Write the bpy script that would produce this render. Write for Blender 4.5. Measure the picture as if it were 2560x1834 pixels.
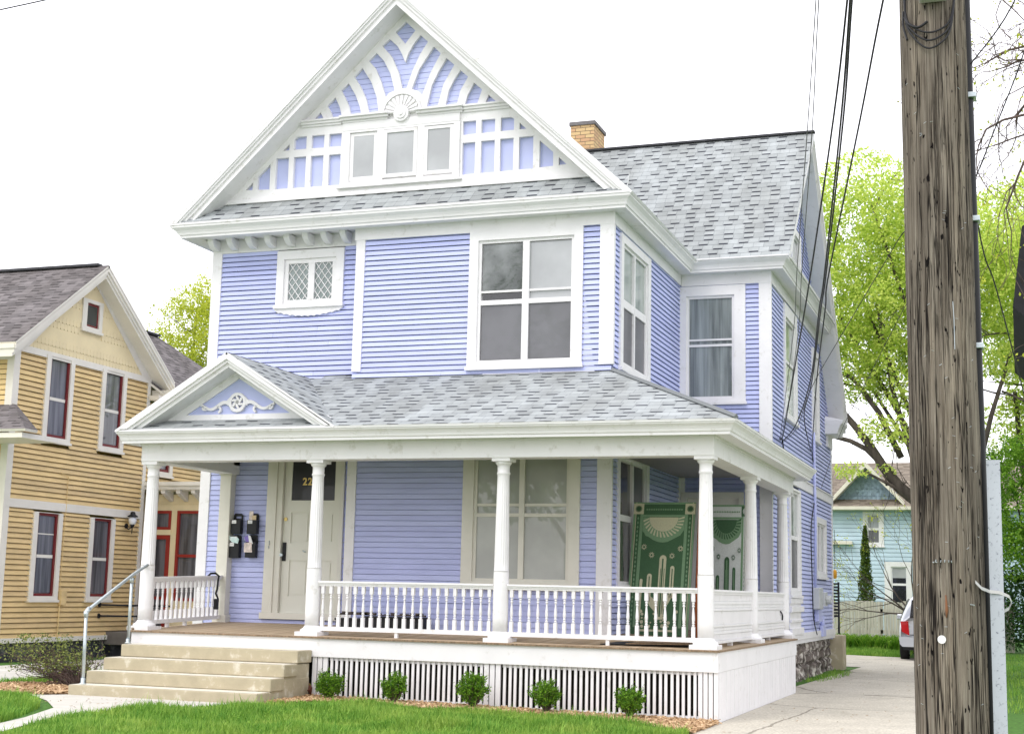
import bpy, bmesh, math, random
from math import sin, cos, pi, radians, sqrt, atan2
from mathutils import Vector, Matrix, noise
from mathutils.geometry import tessellate_polygon

random.seed(7)
sc = bpy.context.scene
for o in list(bpy.data.objects): bpy.data.objects.remove(o)

# ---------------------------------------------------------------- camera
cam_d = bpy.data.cameras.new('camera'); cam = bpy.data.objects.new('camera', cam_d)
sc.collection.objects.link(cam); sc.camera = cam
YAW, PITCH, ROLL, FPX = 0.3418, 0.1565, 0.0225, 3569.15
fw = Vector((-sin(YAW)*cos(PITCH), cos(YAW)*cos(PITCH), sin(PITCH)))
rt = Vector((cos(YAW), sin(YAW), 0)); upv = rt.cross(fw)
r2 = cos(ROLL)*rt+sin(ROLL)*upv; u2 = -sin(ROLL)*rt+cos(ROLL)*upv
m = Matrix((( r2.x, u2.x, -fw.x, 3.4322), (r2.y, u2.y, -fw.y, -17.2216), (r2.z, u2.z, -fw.z, 0.6309), (0, 0, 0, 1)))
cam.matrix_world = m
cam_d.sensor_width = 36; cam_d.lens = 36*FPX/2560; cam_d.clip_end = 2000; cam_d.clip_start = .1

# ---------------------------------------------------------------- world, sun, exposure
SUN_EL, SUN_AZ = 52, 205      # azimuth the light comes from, degrees clockwise from +Y
w = bpy.data.worlds.new('World'); sc.world = w; w.use_nodes = True
nt = w.node_tree; nt.nodes.clear()
out = nt.nodes.new('ShaderNodeOutputWorld'); bg = nt.nodes.new('ShaderNodeBackground')
sky = nt.nodes.new('ShaderNodeTexSky'); sky.sky_type = 'NISHITA'; sky.sun_disc = False
sky.sun_elevation = radians(SUN_EL); sky.sun_rotation = radians(SUN_AZ); sky.dust_density = 3; sky.air_density = 1
mixw = nt.nodes.new('ShaderNodeMix'); mixw.data_type = 'RGBA'; mixw.inputs['Factor'].default_value = .88
mixw.inputs['B'].default_value = (9.5, 9.4, 9.85, 1)          # closed bright cloud layer
nt.links.new(sky.outputs[0], mixw.inputs['A']); nt.links.new(mixw.outputs['Result'], bg.inputs[0])
bg.inputs[1].default_value = .13; nt.links.new(bg.outputs[0], out.inputs[0])
sl = bpy.data.lights.new('sun', 'SUN'); sl.energy = .7; sl.angle = radians(25); sl.color = (1, .97, .92)
so = bpy.data.objects.new('sun', sl); sc.collection.objects.link(so)
dirv = Vector((sin(radians(SUN_AZ))*cos(radians(SUN_EL)), cos(radians(SUN_AZ))*cos(radians(SUN_EL)), sin(radians(SUN_EL))))
so.rotation_euler = dirv.to_track_quat('Z', 'Y').to_euler()
sc.view_settings.view_transform = 'Standard'; sc.view_settings.look = 'None'
sc.view_settings.exposure = 0.74; sc.view_settings.gamma = 1
sc.render.engine = 'CYCLES'
sc.cycles.max_bounces = 8; sc.cycles.diffuse_bounces = 4

# ---------------------------------------------------------------- materials
def nd(nt, t, **k):
    n = nt.nodes.new(t)
    for a, b in k.items(): setattr(n, a, b)
    return n
def mat(name, col, rough=.6, var=.08, scale=6, bump=0, bscale=40, spec=.3, metal=0, col2=None, c2t=.55, c2s=3, stretch=None, coat=0, coord='Object'):
    m = bpy.data.materials.new(name); m.use_nodes = True; nt = m.node_tree; b = nt.nodes['Principled BSDF']
    tc = nd(nt, 'ShaderNodeTexCoord'); mp = nd(nt, 'ShaderNodeMapping'); nt.links.new(tc.outputs[coord], mp.inputs[0])
    if stretch: mp.inputs['Scale'].default_value = stretch
    nz = nd(nt, 'ShaderNodeTexNoise'); nz.inputs['Scale'].default_value = scale; nz.inputs['Detail'].default_value = 6
    nt.links.new(mp.outputs[0], nz.inputs[0])
    cr = nd(nt, 'ShaderNodeValToRGB'); e = cr.color_ramp.elements
    e[0].position = .3; e[1].position = .7
    e[0].color = tuple(max(0, c*(1-var)) for c in col[:3])+(1,); e[1].color = tuple(min(1, c*(1+var)) for c in col[:3])+(1,)
    nt.links.new(nz.outputs[0], cr.inputs[0]); last = cr.outputs[0]
    if col2:
        n2 = nd(nt, 'ShaderNodeTexNoise'); n2.inputs['Scale'].default_value = c2s; n2.inputs['Detail'].default_value = 8; n2.inputs['Roughness'].default_value = .65
        nt.links.new(mp.outputs[0], n2.inputs[0])
        c2 = nd(nt, 'ShaderNodeValToRGB'); c2.color_ramp.elements[0].position = c2t; c2.color_ramp.elements[1].position = c2t+.12
        nt.links.new(n2.outputs[0], c2.inputs[0])
        mx = nd(nt, 'ShaderNodeMix', data_type='RGBA'); nt.links.new(c2.outputs[0], mx.inputs['Factor'])
        nt.links.new(last, mx.inputs['A']); mx.inputs['B'].default_value = tuple(col2[:3])+(1,); last = mx.outputs['Result']
    nt.links.new(last, b.inputs['Base Color'])
    b.inputs['Roughness'].default_value = rough; b.inputs['Specular IOR Level'].default_value = spec; b.inputs['Metallic'].default_value = metal
    if coat: b.inputs['Coat Weight'].default_value = coat; b.inputs['Coat Roughness'].default_value = .02
    if bump:
        n3 = nd(nt, 'ShaderNodeTexNoise'); n3.inputs['Scale'].default_value = bscale; n3.inputs['Detail'].default_value = 5
        nt.links.new(mp.outputs[0], n3.inputs[0])
        bp = nd(nt, 'ShaderNodeBump'); bp.inputs['Strength'].default_value = 1; bp.inputs['Distance'].default_value = bump
        nt.links.new(n3.outputs[0], bp.inputs['Height']); nt.links.new(bp.outputs[0], b.inputs['Normal'])
    return m
def vmath(nt, op, a, b=None):
    n = nd(nt, 'ShaderNodeMath', operation=op)
    for i, x in enumerate((a, b)):
        if x is None: continue
        if isinstance(x, (int, float)): n.inputs[i].default_value = x
        else: nt.links.new(x, n.inputs[i])
    return n.outputs[0]
def shingle(name, base, dark, rowh=.14, tabw=.17, contrast=1.):
    """laminated shingles laid out in metres of UV (u along the eave, v up the slope)"""
    m = bpy.data.materials.new(name); m.use_nodes = True; nt = m.node_tree; b = nt.nodes['Principled BSDF']
    uv = nd(nt, 'ShaderNodeTexCoord'); sp = nd(nt, 'ShaderNodeSeparateXYZ')
    nz0 = nd(nt, 'ShaderNodeTexNoise'); nz0.inputs['Scale'].default_value = 1.3
    nt.links.new(uv.outputs['UV'], nz0.inputs[0]); nt.links.new(uv.outputs['UV'], sp.inputs[0])
    wob = vmath(nt, 'MULTIPLY', vmath(nt, 'SUBTRACT', nz0.outputs[0], .5), .03)
    v = vmath(nt, 'DIVIDE', vmath(nt, 'ADD', sp.outputs[1], wob), rowh)
    row = vmath(nt, 'FLOOR', v); fv = vmath(nt, 'FRACT', v)
    wn = nd(nt, 'ShaderNodeTexWhiteNoise', noise_dimensions='1D'); nt.links.new(row, wn.inputs['W'])
    u = vmath(nt, 'ADD', vmath(nt, 'DIVIDE', sp.outputs[0], tabw), vmath(nt, 'MULTIPLY', wn.outputs[0], 7))
    cell = vmath(nt, 'FLOOR', u); fu = vmath(nt, 'FRACT', u)
    cb = nd(nt, 'ShaderNodeCombineXYZ'); nt.links.new(cell, cb.inputs[0]); nt.links.new(row, cb.inputs[1])
    w2 = nd(nt, 'ShaderNodeTexWhiteNoise', noise_dimensions='2D'); nt.links.new(cb.outputs[0], w2.inputs['Vector'])
    r = w2.outputs[0]
    cr = nd(nt, 'ShaderNodeValToRGB'); e = cr.color_ramp.elements
    e[0].color = tuple(c*(1-.22*contrast) for c in base)+(1,); e[1].color = tuple(min(1, c*(1+.16*contrast)) for c in base)+(1,)
    nt.links.new(r, cr.inputs[0])
    # dark shadow band printed at the exposed butt of some tabs, thin line under all
    par = vmath(nt, 'GREATER_THAN', vmath(nt, 'FRACT', vmath(nt, 'MULTIPLY', cell, .5)), .25)
    tab = vmath(nt, 'MULTIPLY', par, vmath(nt, 'LESS_THAN', r, .84))
    band = vmath(nt, 'MULTIPLY', vmath(nt, 'LESS_THAN', fv, .29), vmath(nt, 'MULTIPLY', tab, vmath(nt, 'GREATER_THAN', fu, .10)))
    thin = vmath(nt, 'MULTIPLY', vmath(nt, 'LESS_THAN', fv, .08), .45)
    vert = vmath(nt, 'MULTIPLY', vmath(nt, 'LESS_THAN', fu, .05), .3)
    k = vmath(nt, 'MINIMUM', vmath(nt, 'ADD', vmath(nt, 'ADD', band, thin), vert), 1.)
    mx = nd(nt, 'ShaderNodeMix', data_type='RGBA'); nt.links.new(k, mx.inputs['Factor']); nt.links.new(cr.outputs[0], mx.inputs['A'])
    mx.inputs['B'].default_value = tuple(dark)+(1,)
    gr = nd(nt, 'ShaderNodeTexNoise'); gr.inputs['Scale'].default_value = 3; gr.inputs['Detail'].default_value = 10; gr.inputs['Roughness'].default_value = .8
    nt.links.new(uv.outputs['UV'], gr.inputs[0])
    g2 = nd(nt, 'ShaderNodeValToRGB'); g2.color_ramp.elements[0].position = .3; g2.color_ramp.elements[1].position = .7
    g2.color_ramp.elements[0].color = (.8, .8, .8, 1); g2.color_ramp.elements[1].color = (1.1, 1.1, 1.1, 1); nt.links.new(gr.outputs[0], g2.inputs[0])
    m2 = nd(nt, 'ShaderNodeMix', data_type='RGBA', blend_type='MULTIPLY'); m2.inputs['Factor'].default_value = 1
    nt.links.new(mx.outputs['Result'], m2.inputs['A']); nt.links.new(g2.outputs[0], m2.inputs['B'])
    st = nd(nt, 'ShaderNodeTexNoise'); st.inputs['Scale'].default_value = .7; st.inputs['Detail'].default_value = 4
    mpp = nd(nt, 'ShaderNodeMapping'); mpp.inputs['Scale'].default_value = (2.2, .6, 1); nt.links.new(uv.outputs['UV'], mpp.inputs[0]); nt.links.new(mpp.outputs[0], st.inputs[0])
    s2 = nd(nt, 'ShaderNodeValToRGB'); s2.color_ramp.elements[0].position = .35; s2.color_ramp.elements[1].position = .62
    s2.color_ramp.elements[0].color = (.84, .83, .81, 1); s2.color_ramp.elements[1].color = (1.04, 1.04, 1.04, 1); nt.links.new(st.outputs[0], s2.inputs[0])
    m4 = nd(nt, 'ShaderNodeMix', data_type='RGBA', blend_type='MULTIPLY'); m4.inputs['Factor'].default_value = 1
    nt.links.new(m2.outputs['Result'], m4.inputs['A']); nt.links.new(s2.outputs[0], m4.inputs['B'])
    nt.links.new(m4.outputs['Result'], b.inputs['Base Color'])
    b.inputs['Roughness'].default_value = .9; b.inputs['Specular IOR Level'].default_value = .15
    h = vmath(nt, 'ADD', vmath(nt, 'MULTIPLY', vmath(nt, 'SUBTRACT', 1., fv), .6), vmath(nt, 'MULTIPLY', vmath(nt, 'SUBTRACT', 1., tab), .5))
    bp = nd(nt, 'ShaderNodeBump'); bp.inputs['Distance'].default_value = .012; nt.links.new(h, bp.inputs['Height']); nt.links.new(bp.outputs[0], b.inputs['Normal'])
    return m
def planks(name, c1, c2, wdt=.083, axis=0, grain=(2, 30)):
    m = bpy.data.materials.new(name); m.use_nodes = True; nt = m.node_tree; b = nt.nodes['Principled BSDF']
    tc = nd(nt, 'ShaderNodeTexCoord'); sp = nd(nt, 'ShaderNodeSeparateXYZ'); nt.links.new(tc.outputs['Object'], sp.inputs[0])
    a = vmath(nt, 'DIVIDE', sp.outputs[axis], wdt); fl = vmath(nt, 'FLOOR', a); fr = vmath(nt, 'FRACT', a)
    wn = nd(nt, 'ShaderNodeTexWhiteNoise', noise_dimensions='1D'); nt.links.new(fl, wn.inputs['W'])
    mp = nd(nt, 'ShaderNodeMapping'); mp.inputs['Scale'].default_value = (14, 1.5, 14) if axis == 0 else (1.5, 14, 1.5)
    nt.links.new(tc.outputs['Object'], mp.inputs[0])
    nz = nd(nt, 'ShaderNodeTexNoise'); nz.inputs['Scale'].default_value = 1.6; nz.inputs['Detail'].default_value = 8; nt.links.new(mp.outputs[0], nz.inputs[0])
    t = vmath(nt, 'ADD', vmath(nt, 'MULTIPLY', wn.outputs[0], .45), vmath(nt, 'MULTIPLY', nz.outputs[0], .75))
    cr = nd(nt, 'ShaderNodeValToRGB'); cr.color_ramp.elements[0].position = .2; cr.color_ramp.elements[1].position = .9
    cr.color_ramp.elements[0].color = tuple(c1)+(1,); cr.color_ramp.elements[1].color = tuple(c2)+(1,); nt.links.new(t, cr.inputs[0])
    gap = vmath(nt, 'LESS_THAN', fr, .07)
    mx = nd(nt, 'ShaderNodeMix', data_type='RGBA'); nt.links.new(vmath(nt, 'MULTIPLY', gap, .6), mx.inputs['Factor']); nt.links.new(cr.outputs[0], mx.inputs['A']); mx.inputs['B'].default_value = (.03, .025, .02, 1)
    nt.links.new(mx.outputs['Result'], b.inputs['Base Color']); b.inputs['Roughness'].default_value = .75
    return m
def brickmat(name, c1, c2, mortar, bw=.2, bh=.07):
    m = bpy.data.materials.new(name); m.use_nodes = True; nt = m.node_tree; b = nt.nodes['Principled BSDF']
    uv = nd(nt, 'ShaderNodeTexCoord'); br = nd(nt, 'ShaderNodeTexBrick'); nt.links.new(uv.outputs['UV'], br.inputs[0])
    br.inputs['Scale'].default_value = 1; br.inputs['Brick Width'].default_value = bw; br.inputs['Row Height'].default_value = bh
    br.inputs['Mortar Size'].default_value = .006; br.inputs['Color1'].default_value = tuple(c1)+(1,); br.inputs['Color2'].default_value = tuple(c2)+(1,); br.inputs['Mortar'].default_value = tuple(mortar)+(1,)
    nt.links.new(br.outputs[0], b.inputs['Base Color']); b.inputs['Roughness'].default_value = .85
    bp = nd(nt, 'ShaderNodeBump'); bp.inputs['Distance'].default_value = .01; bp.invert = True
    nt.links.new(br.outputs[1], bp.inputs['Height']); nt.links.new(bp.outputs[0], b.inputs['Normal'])
    return m
def leafmat(name, c1, c2, trans=.35):
    m = bpy.data.materials.new(name); m.use_nodes = True; nt = m.node_tree; b = nt.nodes['Principled BSDF']
    g = nd(nt, 'ShaderNodeNewGeometry'); cr = nd(nt, 'ShaderNodeValToRGB')
    cr.color_ramp.elements[0].color = tuple(c1)+(1,); cr.color_ramp.elements[1].color = tuple(c2)+(1,)
    nt.links.new(g.outputs['Random Per Island'], cr.inputs[0]); nt.links.new(cr.outputs[0], b.inputs['Base Color'])
    b.inputs['Roughness'].default_value = .55; b.inputs['Specular IOR Level'].default_value = .2
    tr = nd(nt, 'ShaderNodeBsdfTranslucent'); nt.links.new(cr.outputs[0], tr.inputs[0])
    ms = nd(nt, 'ShaderNodeMixShader'); ms.inputs[0].default_value = trans
    nt.links.new(b.outputs[0], ms.inputs[1]); nt.links.new(tr.outputs[0], ms.inputs[2]); nt.links.new(ms.outputs[0], nt.nodes['Material Output'].inputs[0])
    return m
def glassmat(name, col, wav=.0, stripes=0, rough=.4, col2=None):
    """a pane seen against a curtain, blind or dark room close behind it: coated surface"""
    m = bpy.data.materials.new(name); m.use_nodes = True; nt = m.node_tree; b = nt.nodes['Principled BSDF']
    tc = nd(nt, 'ShaderNodeTexCoord'); mp = nd(nt, 'ShaderNodeMapping'); nt.links.new(tc.outputs['Object'], mp.inputs[0])
    mp.inputs['Scale'].default_value = (stripes, stripes, .6) if stripes else (1.2, 1.2, 1.2)
    nz = nd(nt, 'ShaderNodeTexNoise'); nz.inputs['Scale'].default_value = 1.; nz.inputs['Detail'].default_value = 5; nt.links.new(mp.outputs[0], nz.inputs[0])
    cr = nd(nt, 'ShaderNodeValToRGB'); cr.color_ramp.elements[0].position = .35; cr.color_ramp.elements[1].position = .65
    c2 = col2 or tuple(c*1.35 for c in col)
    cr.color_ramp.elements[0].color = tuple(col)+(1,); cr.color_ramp.elements[1].color = tuple(c2)+(1,)
    nt.links.new(nz.outputs[0], cr.inputs[0]); nt.links.new(cr.outputs[0], b.inputs['Base Color'])
    b.inputs['Roughness'].default_value = rough; b.inputs['Coat Weight'].default_value = 1; b.inputs['Coat Roughness'].default_value = .01; b.inputs['Coat IOR'].default_value = 1.5
    if wav:
        n3 = nd(nt, 'ShaderNodeTexNoise'); n3.inputs['Scale'].default_value = 3.5; n3.inputs['Distortion'].default_value = 2; nt.links.new(tc.outputs['Object'], n3.inputs[0])
        bp = nd(nt, 'ShaderNodeBump'); bp.inputs['Distance'].default_value = wav; nt.links.new(n3.outputs[0], bp.inputs['Height']); nt.links.new(bp.outputs[0], b.inputs['Coat Normal'])
    return m
M = {}
M['white'] = mat('white_paint', (.80, .788, .795), .5, .035, 3, .0015, 25, col2=(.66, .645, .62), c2t=.58, c2s=7)
M['cream_trim'] = mat('cream_paint', (.70, .68, .60), .5, .05, 3)
M['siding'] = mat('periwinkle_paint', (.50, .54, .83), .5, .05, 2.2, .002, 9, stretch=(1, 1, 4))
def island_tone(m, amt):
    nt = m.node_tree; b = nt.nodes['Principled BSDF']; src = b.inputs['Base Color'].links[0].from_socket
    g = nd(nt, 'ShaderNodeNewGeometry'); cr = nd(nt, 'ShaderNodeValToRGB'); cr.color_ramp.elements[0].color = (1-amt, 1-amt, 1-amt*.6, 1); cr.color_ramp.elements[1].color = (1+amt*.5, 1+amt*.5, 1+amt*.3, 1)
    nt.links.new(g.outputs['Random Per Island'], cr.inputs[0]); m2 = nd(nt, 'ShaderNodeMix', data_type='RGBA', blend_type='MULTIPLY'); m2.inputs['Factor'].default_value = 1
    nt.links.new(src, m2.inputs['A']); nt.links.new(cr.outputs[0], m2.inputs['B']); nt.links.new(m2.outputs['Result'], b.inputs['Base Color'])
island_tone(M['siding'], .07)
M['panel_blue'] = mat('light_periwinkle_paint', (.50, .54, .82), .55, .04, 3)
M['roof'] = shingle('grey_shingles', (.365, .39, .395), (.04, .043, .055), .165, .175, .6)
M['roof_y'] = shingle('brown_shingles', (.17, .155, .155), (.045, .04, .04), .13, .2, 1.3)
M['roof_t'] = shingle('tan_shingles', (.27, .23, .19), (.10, .08, .06), .15, .25)
M['ridge'] = mat('ridge_vent', (.05, .05, .055), .8, .2, 8)
M['floor'] = planks('porch_boards', (.27, .19, .11), (.48, .37, .25), .083, 0)
M['floor_edge'] = mat('weathered_board_ends', (.24, .17, .11), .8, .4, 12, stretch=(4, 4, 1))
M['dark'] = mat('dark_void', (.006, .006, .007), .9, .1)
M['void'] = mat('underporch_earth_shade', (.03, .026, .02), .95, .3)  # earth colour taken near black, standing for the shade under the porch
M['concrete'] = mat('step_concrete', (.44, .385, .27), .85, .10, 5, .003, 30, col2=(.62, .58, .48), c2t=.56, c2s=5)
M['concrete_top'] = mat('pale_step_tread', (.66, .62, .52), .85, .08, 8)  # step tops, a paler tone than the risers
M['walk'] = mat('walk_concrete', (.53, .51, .46), .9, .07, 3, .002, 60, col2=(.62, .60, .55), c2s=1.2)
M['chips'] = leafmat('wood_chips', (.30, .17, .08), (.72, .52, .32), .0)
M['mulchbed'] = mat('mulch_bed', (.35, .23, .13), .95, .4, 40, .02, 50)
M['grass'] = mat('lawn_soil_green', (.06, .15, .02), .95, .4, 20)
M['blade'] = leafmat('grass_blades', (.06, .21, .02), (.30, .50, .08), .35)
def patchy(m, c3, scale=1.4):
    nt = m.node_tree; b = nt.nodes['Principled BSDF']; src = b.inputs['Base Color'].links[0].from_socket
    tc = nd(nt, 'ShaderNodeTexCoord'); n = nd(nt, 'ShaderNodeTexNoise'); n.inputs['Scale'].default_value = scale; n.inputs['Detail'].default_value = 5; nt.links.new(tc.outputs['Object'], n.inputs[0])
    cr = nd(nt, 'ShaderNodeValToRGB'); cr.color_ramp.elements[0].position = .46; cr.color_ramp.elements[1].position = .66; nt.links.new(n.outputs[0], cr.inputs[0])
    mx = nd(nt, 'ShaderNodeMix', data_type='RGBA'); mf = vmath(nt, 'MULTIPLY', cr.outputs[0], .65); nt.links.new(mf, mx.inputs['Factor']); nt.links.new(src, mx.inputs['A']); mx.inputs['B'].default_value = tuple(c3)+(1,)
    for l in list(b.inputs['Base Color'].links): nt.links.remove(l)
    nt.links.new(mx.outputs['Result'], b.inputs['Base Color'])
patchy(M['blade'], (.46, .58, .12))
M['galv'] = mat('galvanised_pipe', (.50, .56, .58), .35, .08, 15, metal=.6, spec=.5)
M['galv2'] = mat('galvanised_guard', (.46, .49, .54), .65, .07, 3, metal=.0, spec=.3, col2=(.13, .14, .18), c2t=.565, c2s=70)
M['black'] = mat('black_plastic', (.012, .012, .014), .5, .2, 8)
M['wire'] = mat('black_cable', (.015, .015, .018), .5, .1)
M['thinwire'] = mat('grey_cable', (.12, .12, .13), .5, .1)
M['blind'] = glassmat('blind_behind_glass', (.32, .33, .30), 0, 0, .5)
M['screen'] = glassmat('insect_screen', (.115, .115, .125), 0, 0, .6)
M['screen'].node_tree.nodes['Principled BSDF'].inputs['Coat Weight'].default_value = .3; M['screen'].node_tree.nodes['Principled BSDF'].inputs['Base Color'].default_value = (.11, .11, .12, 1)
M['attic'] = glassmat('attic_pane', (.33, .34, .35), 0)
M['curtain'] = glassmat('grey_curtain_behind_glass', (.10, .12, .125), 0, 14, .5, (.30, .34, .34))
M['sidepane'] = glassmat('green_side_pane', (.24, .29, .26), .003, 5, .3)
M['wavy'] = glassmat('old_wavy_glass', (.025, .035, .03), .02, 0, .2, (.30, .32, .32))
M['darkpane'] = glassmat('dark_pane', (.010, .010, .013), .002, 0, .2)
M['doorpane'] = glassmat('door_pane', (.008, .008, .010), 0, 0, .4); M['doorpane'].node_tree.nodes['Principled BSDF'].inputs['Coat Weight'].default_value = .25
M['ypane'] = glassmat('curtained_dark_pane', (.035, .035, .04), 0, 9, .4, (.16, .16, .17))
M['diamond'] = glassmat('leaded_green_glass', (.07, .11, .10), .01, 0, .2, (.20, .25, .24))
M['door'] = mat('cream_door_paint', (.71, .70, .62), .45, .03, 2)
M['gold'] = mat('gold_leaf', (.65, .48, .16), .35, .1, metal=.6)
M['brass'] = mat('brass', (.55, .42, .16), .3, .1, metal=.8)
M['ysiding'] = mat('mustard_paint', (.72, .53, .245), .6, .10, 2.5, stretch=(1, 1, 3))
island_tone(M['ysiding'], .10)
M['ylight'] = mat('pale_yellow_paint', (.80, .67, .40), .6, .06, 3)
M['ytrim'] = mat('ivory_paint', (.76, .72, .62), .5, .05, 3)
M['maroon'] = mat('maroon_sash_paint', (.17, .02, .02), .45, .1)
M['redwood'] = mat('red_door_paint', (.30, .03, .02), .45, .1)
M['stone_dark'] = mat('dark_block', (.05, .05, .055), .9, .4, 4, .02, 8, col2=(.12, .12, .12), c2s=4)
M['teal'] = mat('teal_paint', (.52, .66, .76), .6, .08, 1.5)
M['tealsh'] = mat('teal_scallops', (.32, .43, .52), .7, .25, 9)
M['fence'] = mat('weathered_fence', (.60, .58, .48), .9, .16, 2, stretch=(12, 12, .6), col2=(.33, .32, .25), c2s=2.5)
M['bark'] = mat('brown_bark', (.075, .062, .05), .9, .35, 8, .02, 12, stretch=(1, 1, .3))
M['twig'] = mat('twig_bark', (.10, .07, .06), .9, .3, 8)
M['leaf_spring'] = leafmat('spring_leaves', (.33, .50, .06), (.80, .87, .22), .5)
M['leaf_yellow'] = leafmat('yellow_green_leaves', (.36, .43, .03), (.66, .70, .10), .5)
M['leaf_mid'] = leafmat('mid_green_leaves', (.09, .25, .02), (.32, .54, .06), .4)
M['leaf_dark'] = leafmat('dark_green_leaves', (.012, .05, .012), (.07, .16, .03), .2)
M['leaf_box'] = leafmat('boxwood_leaves', (.03, .11, .01), (.22, .42, .03), .25)
M['leaf_olive'] = leafmat('olive_leaves', (.06, .09, .035), (.33, .37, .10), .3)
M['leaf_cone'] = leafmat('conifer_sprays', (.015, .05, .01), (.16, .24, .03), .15)
M['carpaint'] = mat('silver_car_paint', (.60, .62, .66), .3, .02, 2, metal=.4, coat=1)
M['red'] = mat('tail_lamp_red', (.5, .01, .015), .15, .05, coat=1)
M['rubber'] = mat('tyre_rubber', (.012, .012, .012), .8, .1)
M['rug_green'] = mat('green_weave', (.07, .145, .075), .95, .08, 60, .002, 300)
M['rug_mid'] = mat('sage_weave', (.21, .34, .20), .95, .08, 60, .002, 300)
M['rug_cream'] = mat('cream_weave', (.60, .58, .40), .95, .08, 60, .002, 300)
M['rug_white'] = mat('white_weave', (.70, .72, .70), .95, .08, 60, .002, 300)
M['rug_rust'] = mat('rust_edge', (.30, .085, .03), .95, .2, 20)
M['terrain_far'] = M['grass']

# ---------------------------------------------------------------- mesh helpers
class MB:
    def __init__(s): s.v = []; s.f = []; s.mi = []; s.uv = {}; s.sm = []
    def add(s, vs, fs, mi=0, uvs=None, smooth=False):
        o = len(s.v); s.v += [tuple(p) for p in vs]
        for i, f in enumerate(fs):
            if uvs: s.uv[len(s.f)] = uvs[i]
            s.f.append(tuple(o+k for k in f)); s.mi.append(mi); s.sm.append(smooth)
        return s
    def box(s, x0, x1, y0, y1, z0, z1, mi=0):
        vs = [(x0,y0,z0),(x1,y0,z0),(x1,y1,z0),(x0,y1,z0),(x0,y0,z1),(x1,y0,z1),(x1,y1,z1),(x0,y1,z1)]
        return s.add(vs, [(0,3,2,1),(4,5,6,7),(0,1,5,4),(1,2,6,5),(2,3,7,6),(3,0,4,7)], mi)
    def fbox(s, P, u0, u1, z0, z1, d0, d1, mi=0):
        vs = [P(u0,z0,d0),P(u1,z0,d0),P(u1,z0,d1),P(u0,z0,d1),P(u0,z1,d0),P(u1,z1,d0),P(u1,z1,d1),P(u0,z1,d1)]
        return s.add(vs, [(0,3,2,1),(4,5,6,7),(0,1,5,4),(1,2,6,5),(2,3,7,6),(3,0,4,7)], mi)
    def fpoly(s, P, pts, d0, d1, mi=0):
        """extruded polygon: pts in (u,z)"""
        n = len(pts); vs = [P(u,z,d0) for u,z in pts]+[P(u,z,d1) for u,z in pts]
        tr = tessellate_polygon([[Vector((a,b,0)) for a,b in pts]])
        fs = [tuple(t) for t in tr]+[tuple(n+k for k in t[::-1]) for t in tr]+[(i,(i+1)%n,n+(i+1)%n,n+i) for i in range(n)]
        return s.add(vs, fs, mi)
    def tube(s, pts, r, n=6, mi=0, cap=True):
        pts = [Vector(p) for p in pts]; rs = r if isinstance(r, (list, tuple)) else [r]*len(pts)
        o = len(s.v); prev = None
        for i, p in enumerate(pts):
            t = (pts[min(i+1, len(pts)-1)]-pts[max(i-1, 0)]).normalized()
            a = t.cross(Vector((0,0,1)) if abs(t.z) < .95 else Vector((1,0,0))).normalized() if prev is None else (prev-t*prev.dot(t)).normalized()
            prev = a; b = t.cross(a)
            for k in range(n):
                an = 2*pi*k/n; s.v.append(tuple(p+(a*cos(an)+b*sin(an))*rs[i]))
        for i in range(len(pts)-1):
            for k in range(n):
                s.f.append((o+i*n+k, o+i*n+(k+1)%n, o+(i+1)*n+(k+1)%n, o+(i+1)*n+k)); s.mi.append(mi); s.sm.append(n > 5)
        if cap:
            s.f.append(tuple(o+k for k in range(n))[::-1]); s.mi.append(mi); s.sm.append(False)
            s.f.append(tuple(o+(len(pts)-1)*n+k for k in range(n))); s.mi.append(mi); s.sm.append(False)
        return s
    def lathe(s, c, prof, n=16, mi=0, smooth=True, flute=None):
        """prof: list of (r,z); axis vertical through c (x,y)"""
        o = len(s.v)
        for r, z in prof:
            for k in range(n):
                an = 2*pi*k/n; rr = r
                if flute and flute[0] <= z <= flute[1]: rr = r*(1-.085*abs(sin(an*flute[2]/2)))
                s.v.append((c[0]+rr*cos(an), c[1]+rr*sin(an), z))
        for i in range(len(prof)-1):
            for k in range(n):
                s.f.append((o+i*n+k, o+i*n+(k+1)%n, o+(i+1)*n+(k+1)%n, o+(i+1)*n+k)); s.mi.append(mi); s.sm.append(smooth)
        s.f.append(tuple(o+k for k in range(n))[::-1]); s.mi.append(mi); s.sm.append(False)
        s.f.append(tuple(o+(len(prof)-1)*n+k for k in range(n))); s.mi.append(mi); s.sm.append(False)
        return s
    def build(s, name, mats, parent=None, bevel=0):
        me = bpy.data.meshes.new(name); me.from_pydata(s.v, [], s.f)
        if not isinstance(mats, (list, tuple)): mats = [mats]
        for q in mats: me.materials.append(q)
        me.polygons.foreach_set('material_index', s.mi); me.polygons.foreach_set('use_smooth', s.sm)
        if s.uv:
            ul = me.uv_layers.new(name='UVMap')
            for fi, uvs in s.uv.items():
                for k, li in enumerate(me.polygons[fi].loop_indices): ul.data[li].uv = uvs[k]
        me.update()
        o = bpy.data.objects.new(name, me); sc.collection.objects.link(o)
        if parent: o.parent = parent; o.matrix_parent_inverse = parent.matrix_world.inverted() if False else Matrix.Translation(-WLOC.get(parent.name, Vector((0,0,0))))
        if bevel:
            bv = o.modifiers.new('bevel', 'BEVEL'); bv.width = bevel; bv.segments = 2; bv.limit_method = 'ANGLE'
        return o
WLOC = {}
def tag(o, label=None, cat=None, group=None, kind=None):
    if label: o['label'] = label
    if cat: o['category'] = cat
    if group: o['group'] = group
    if kind: o['kind'] = kind
    return o
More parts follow.
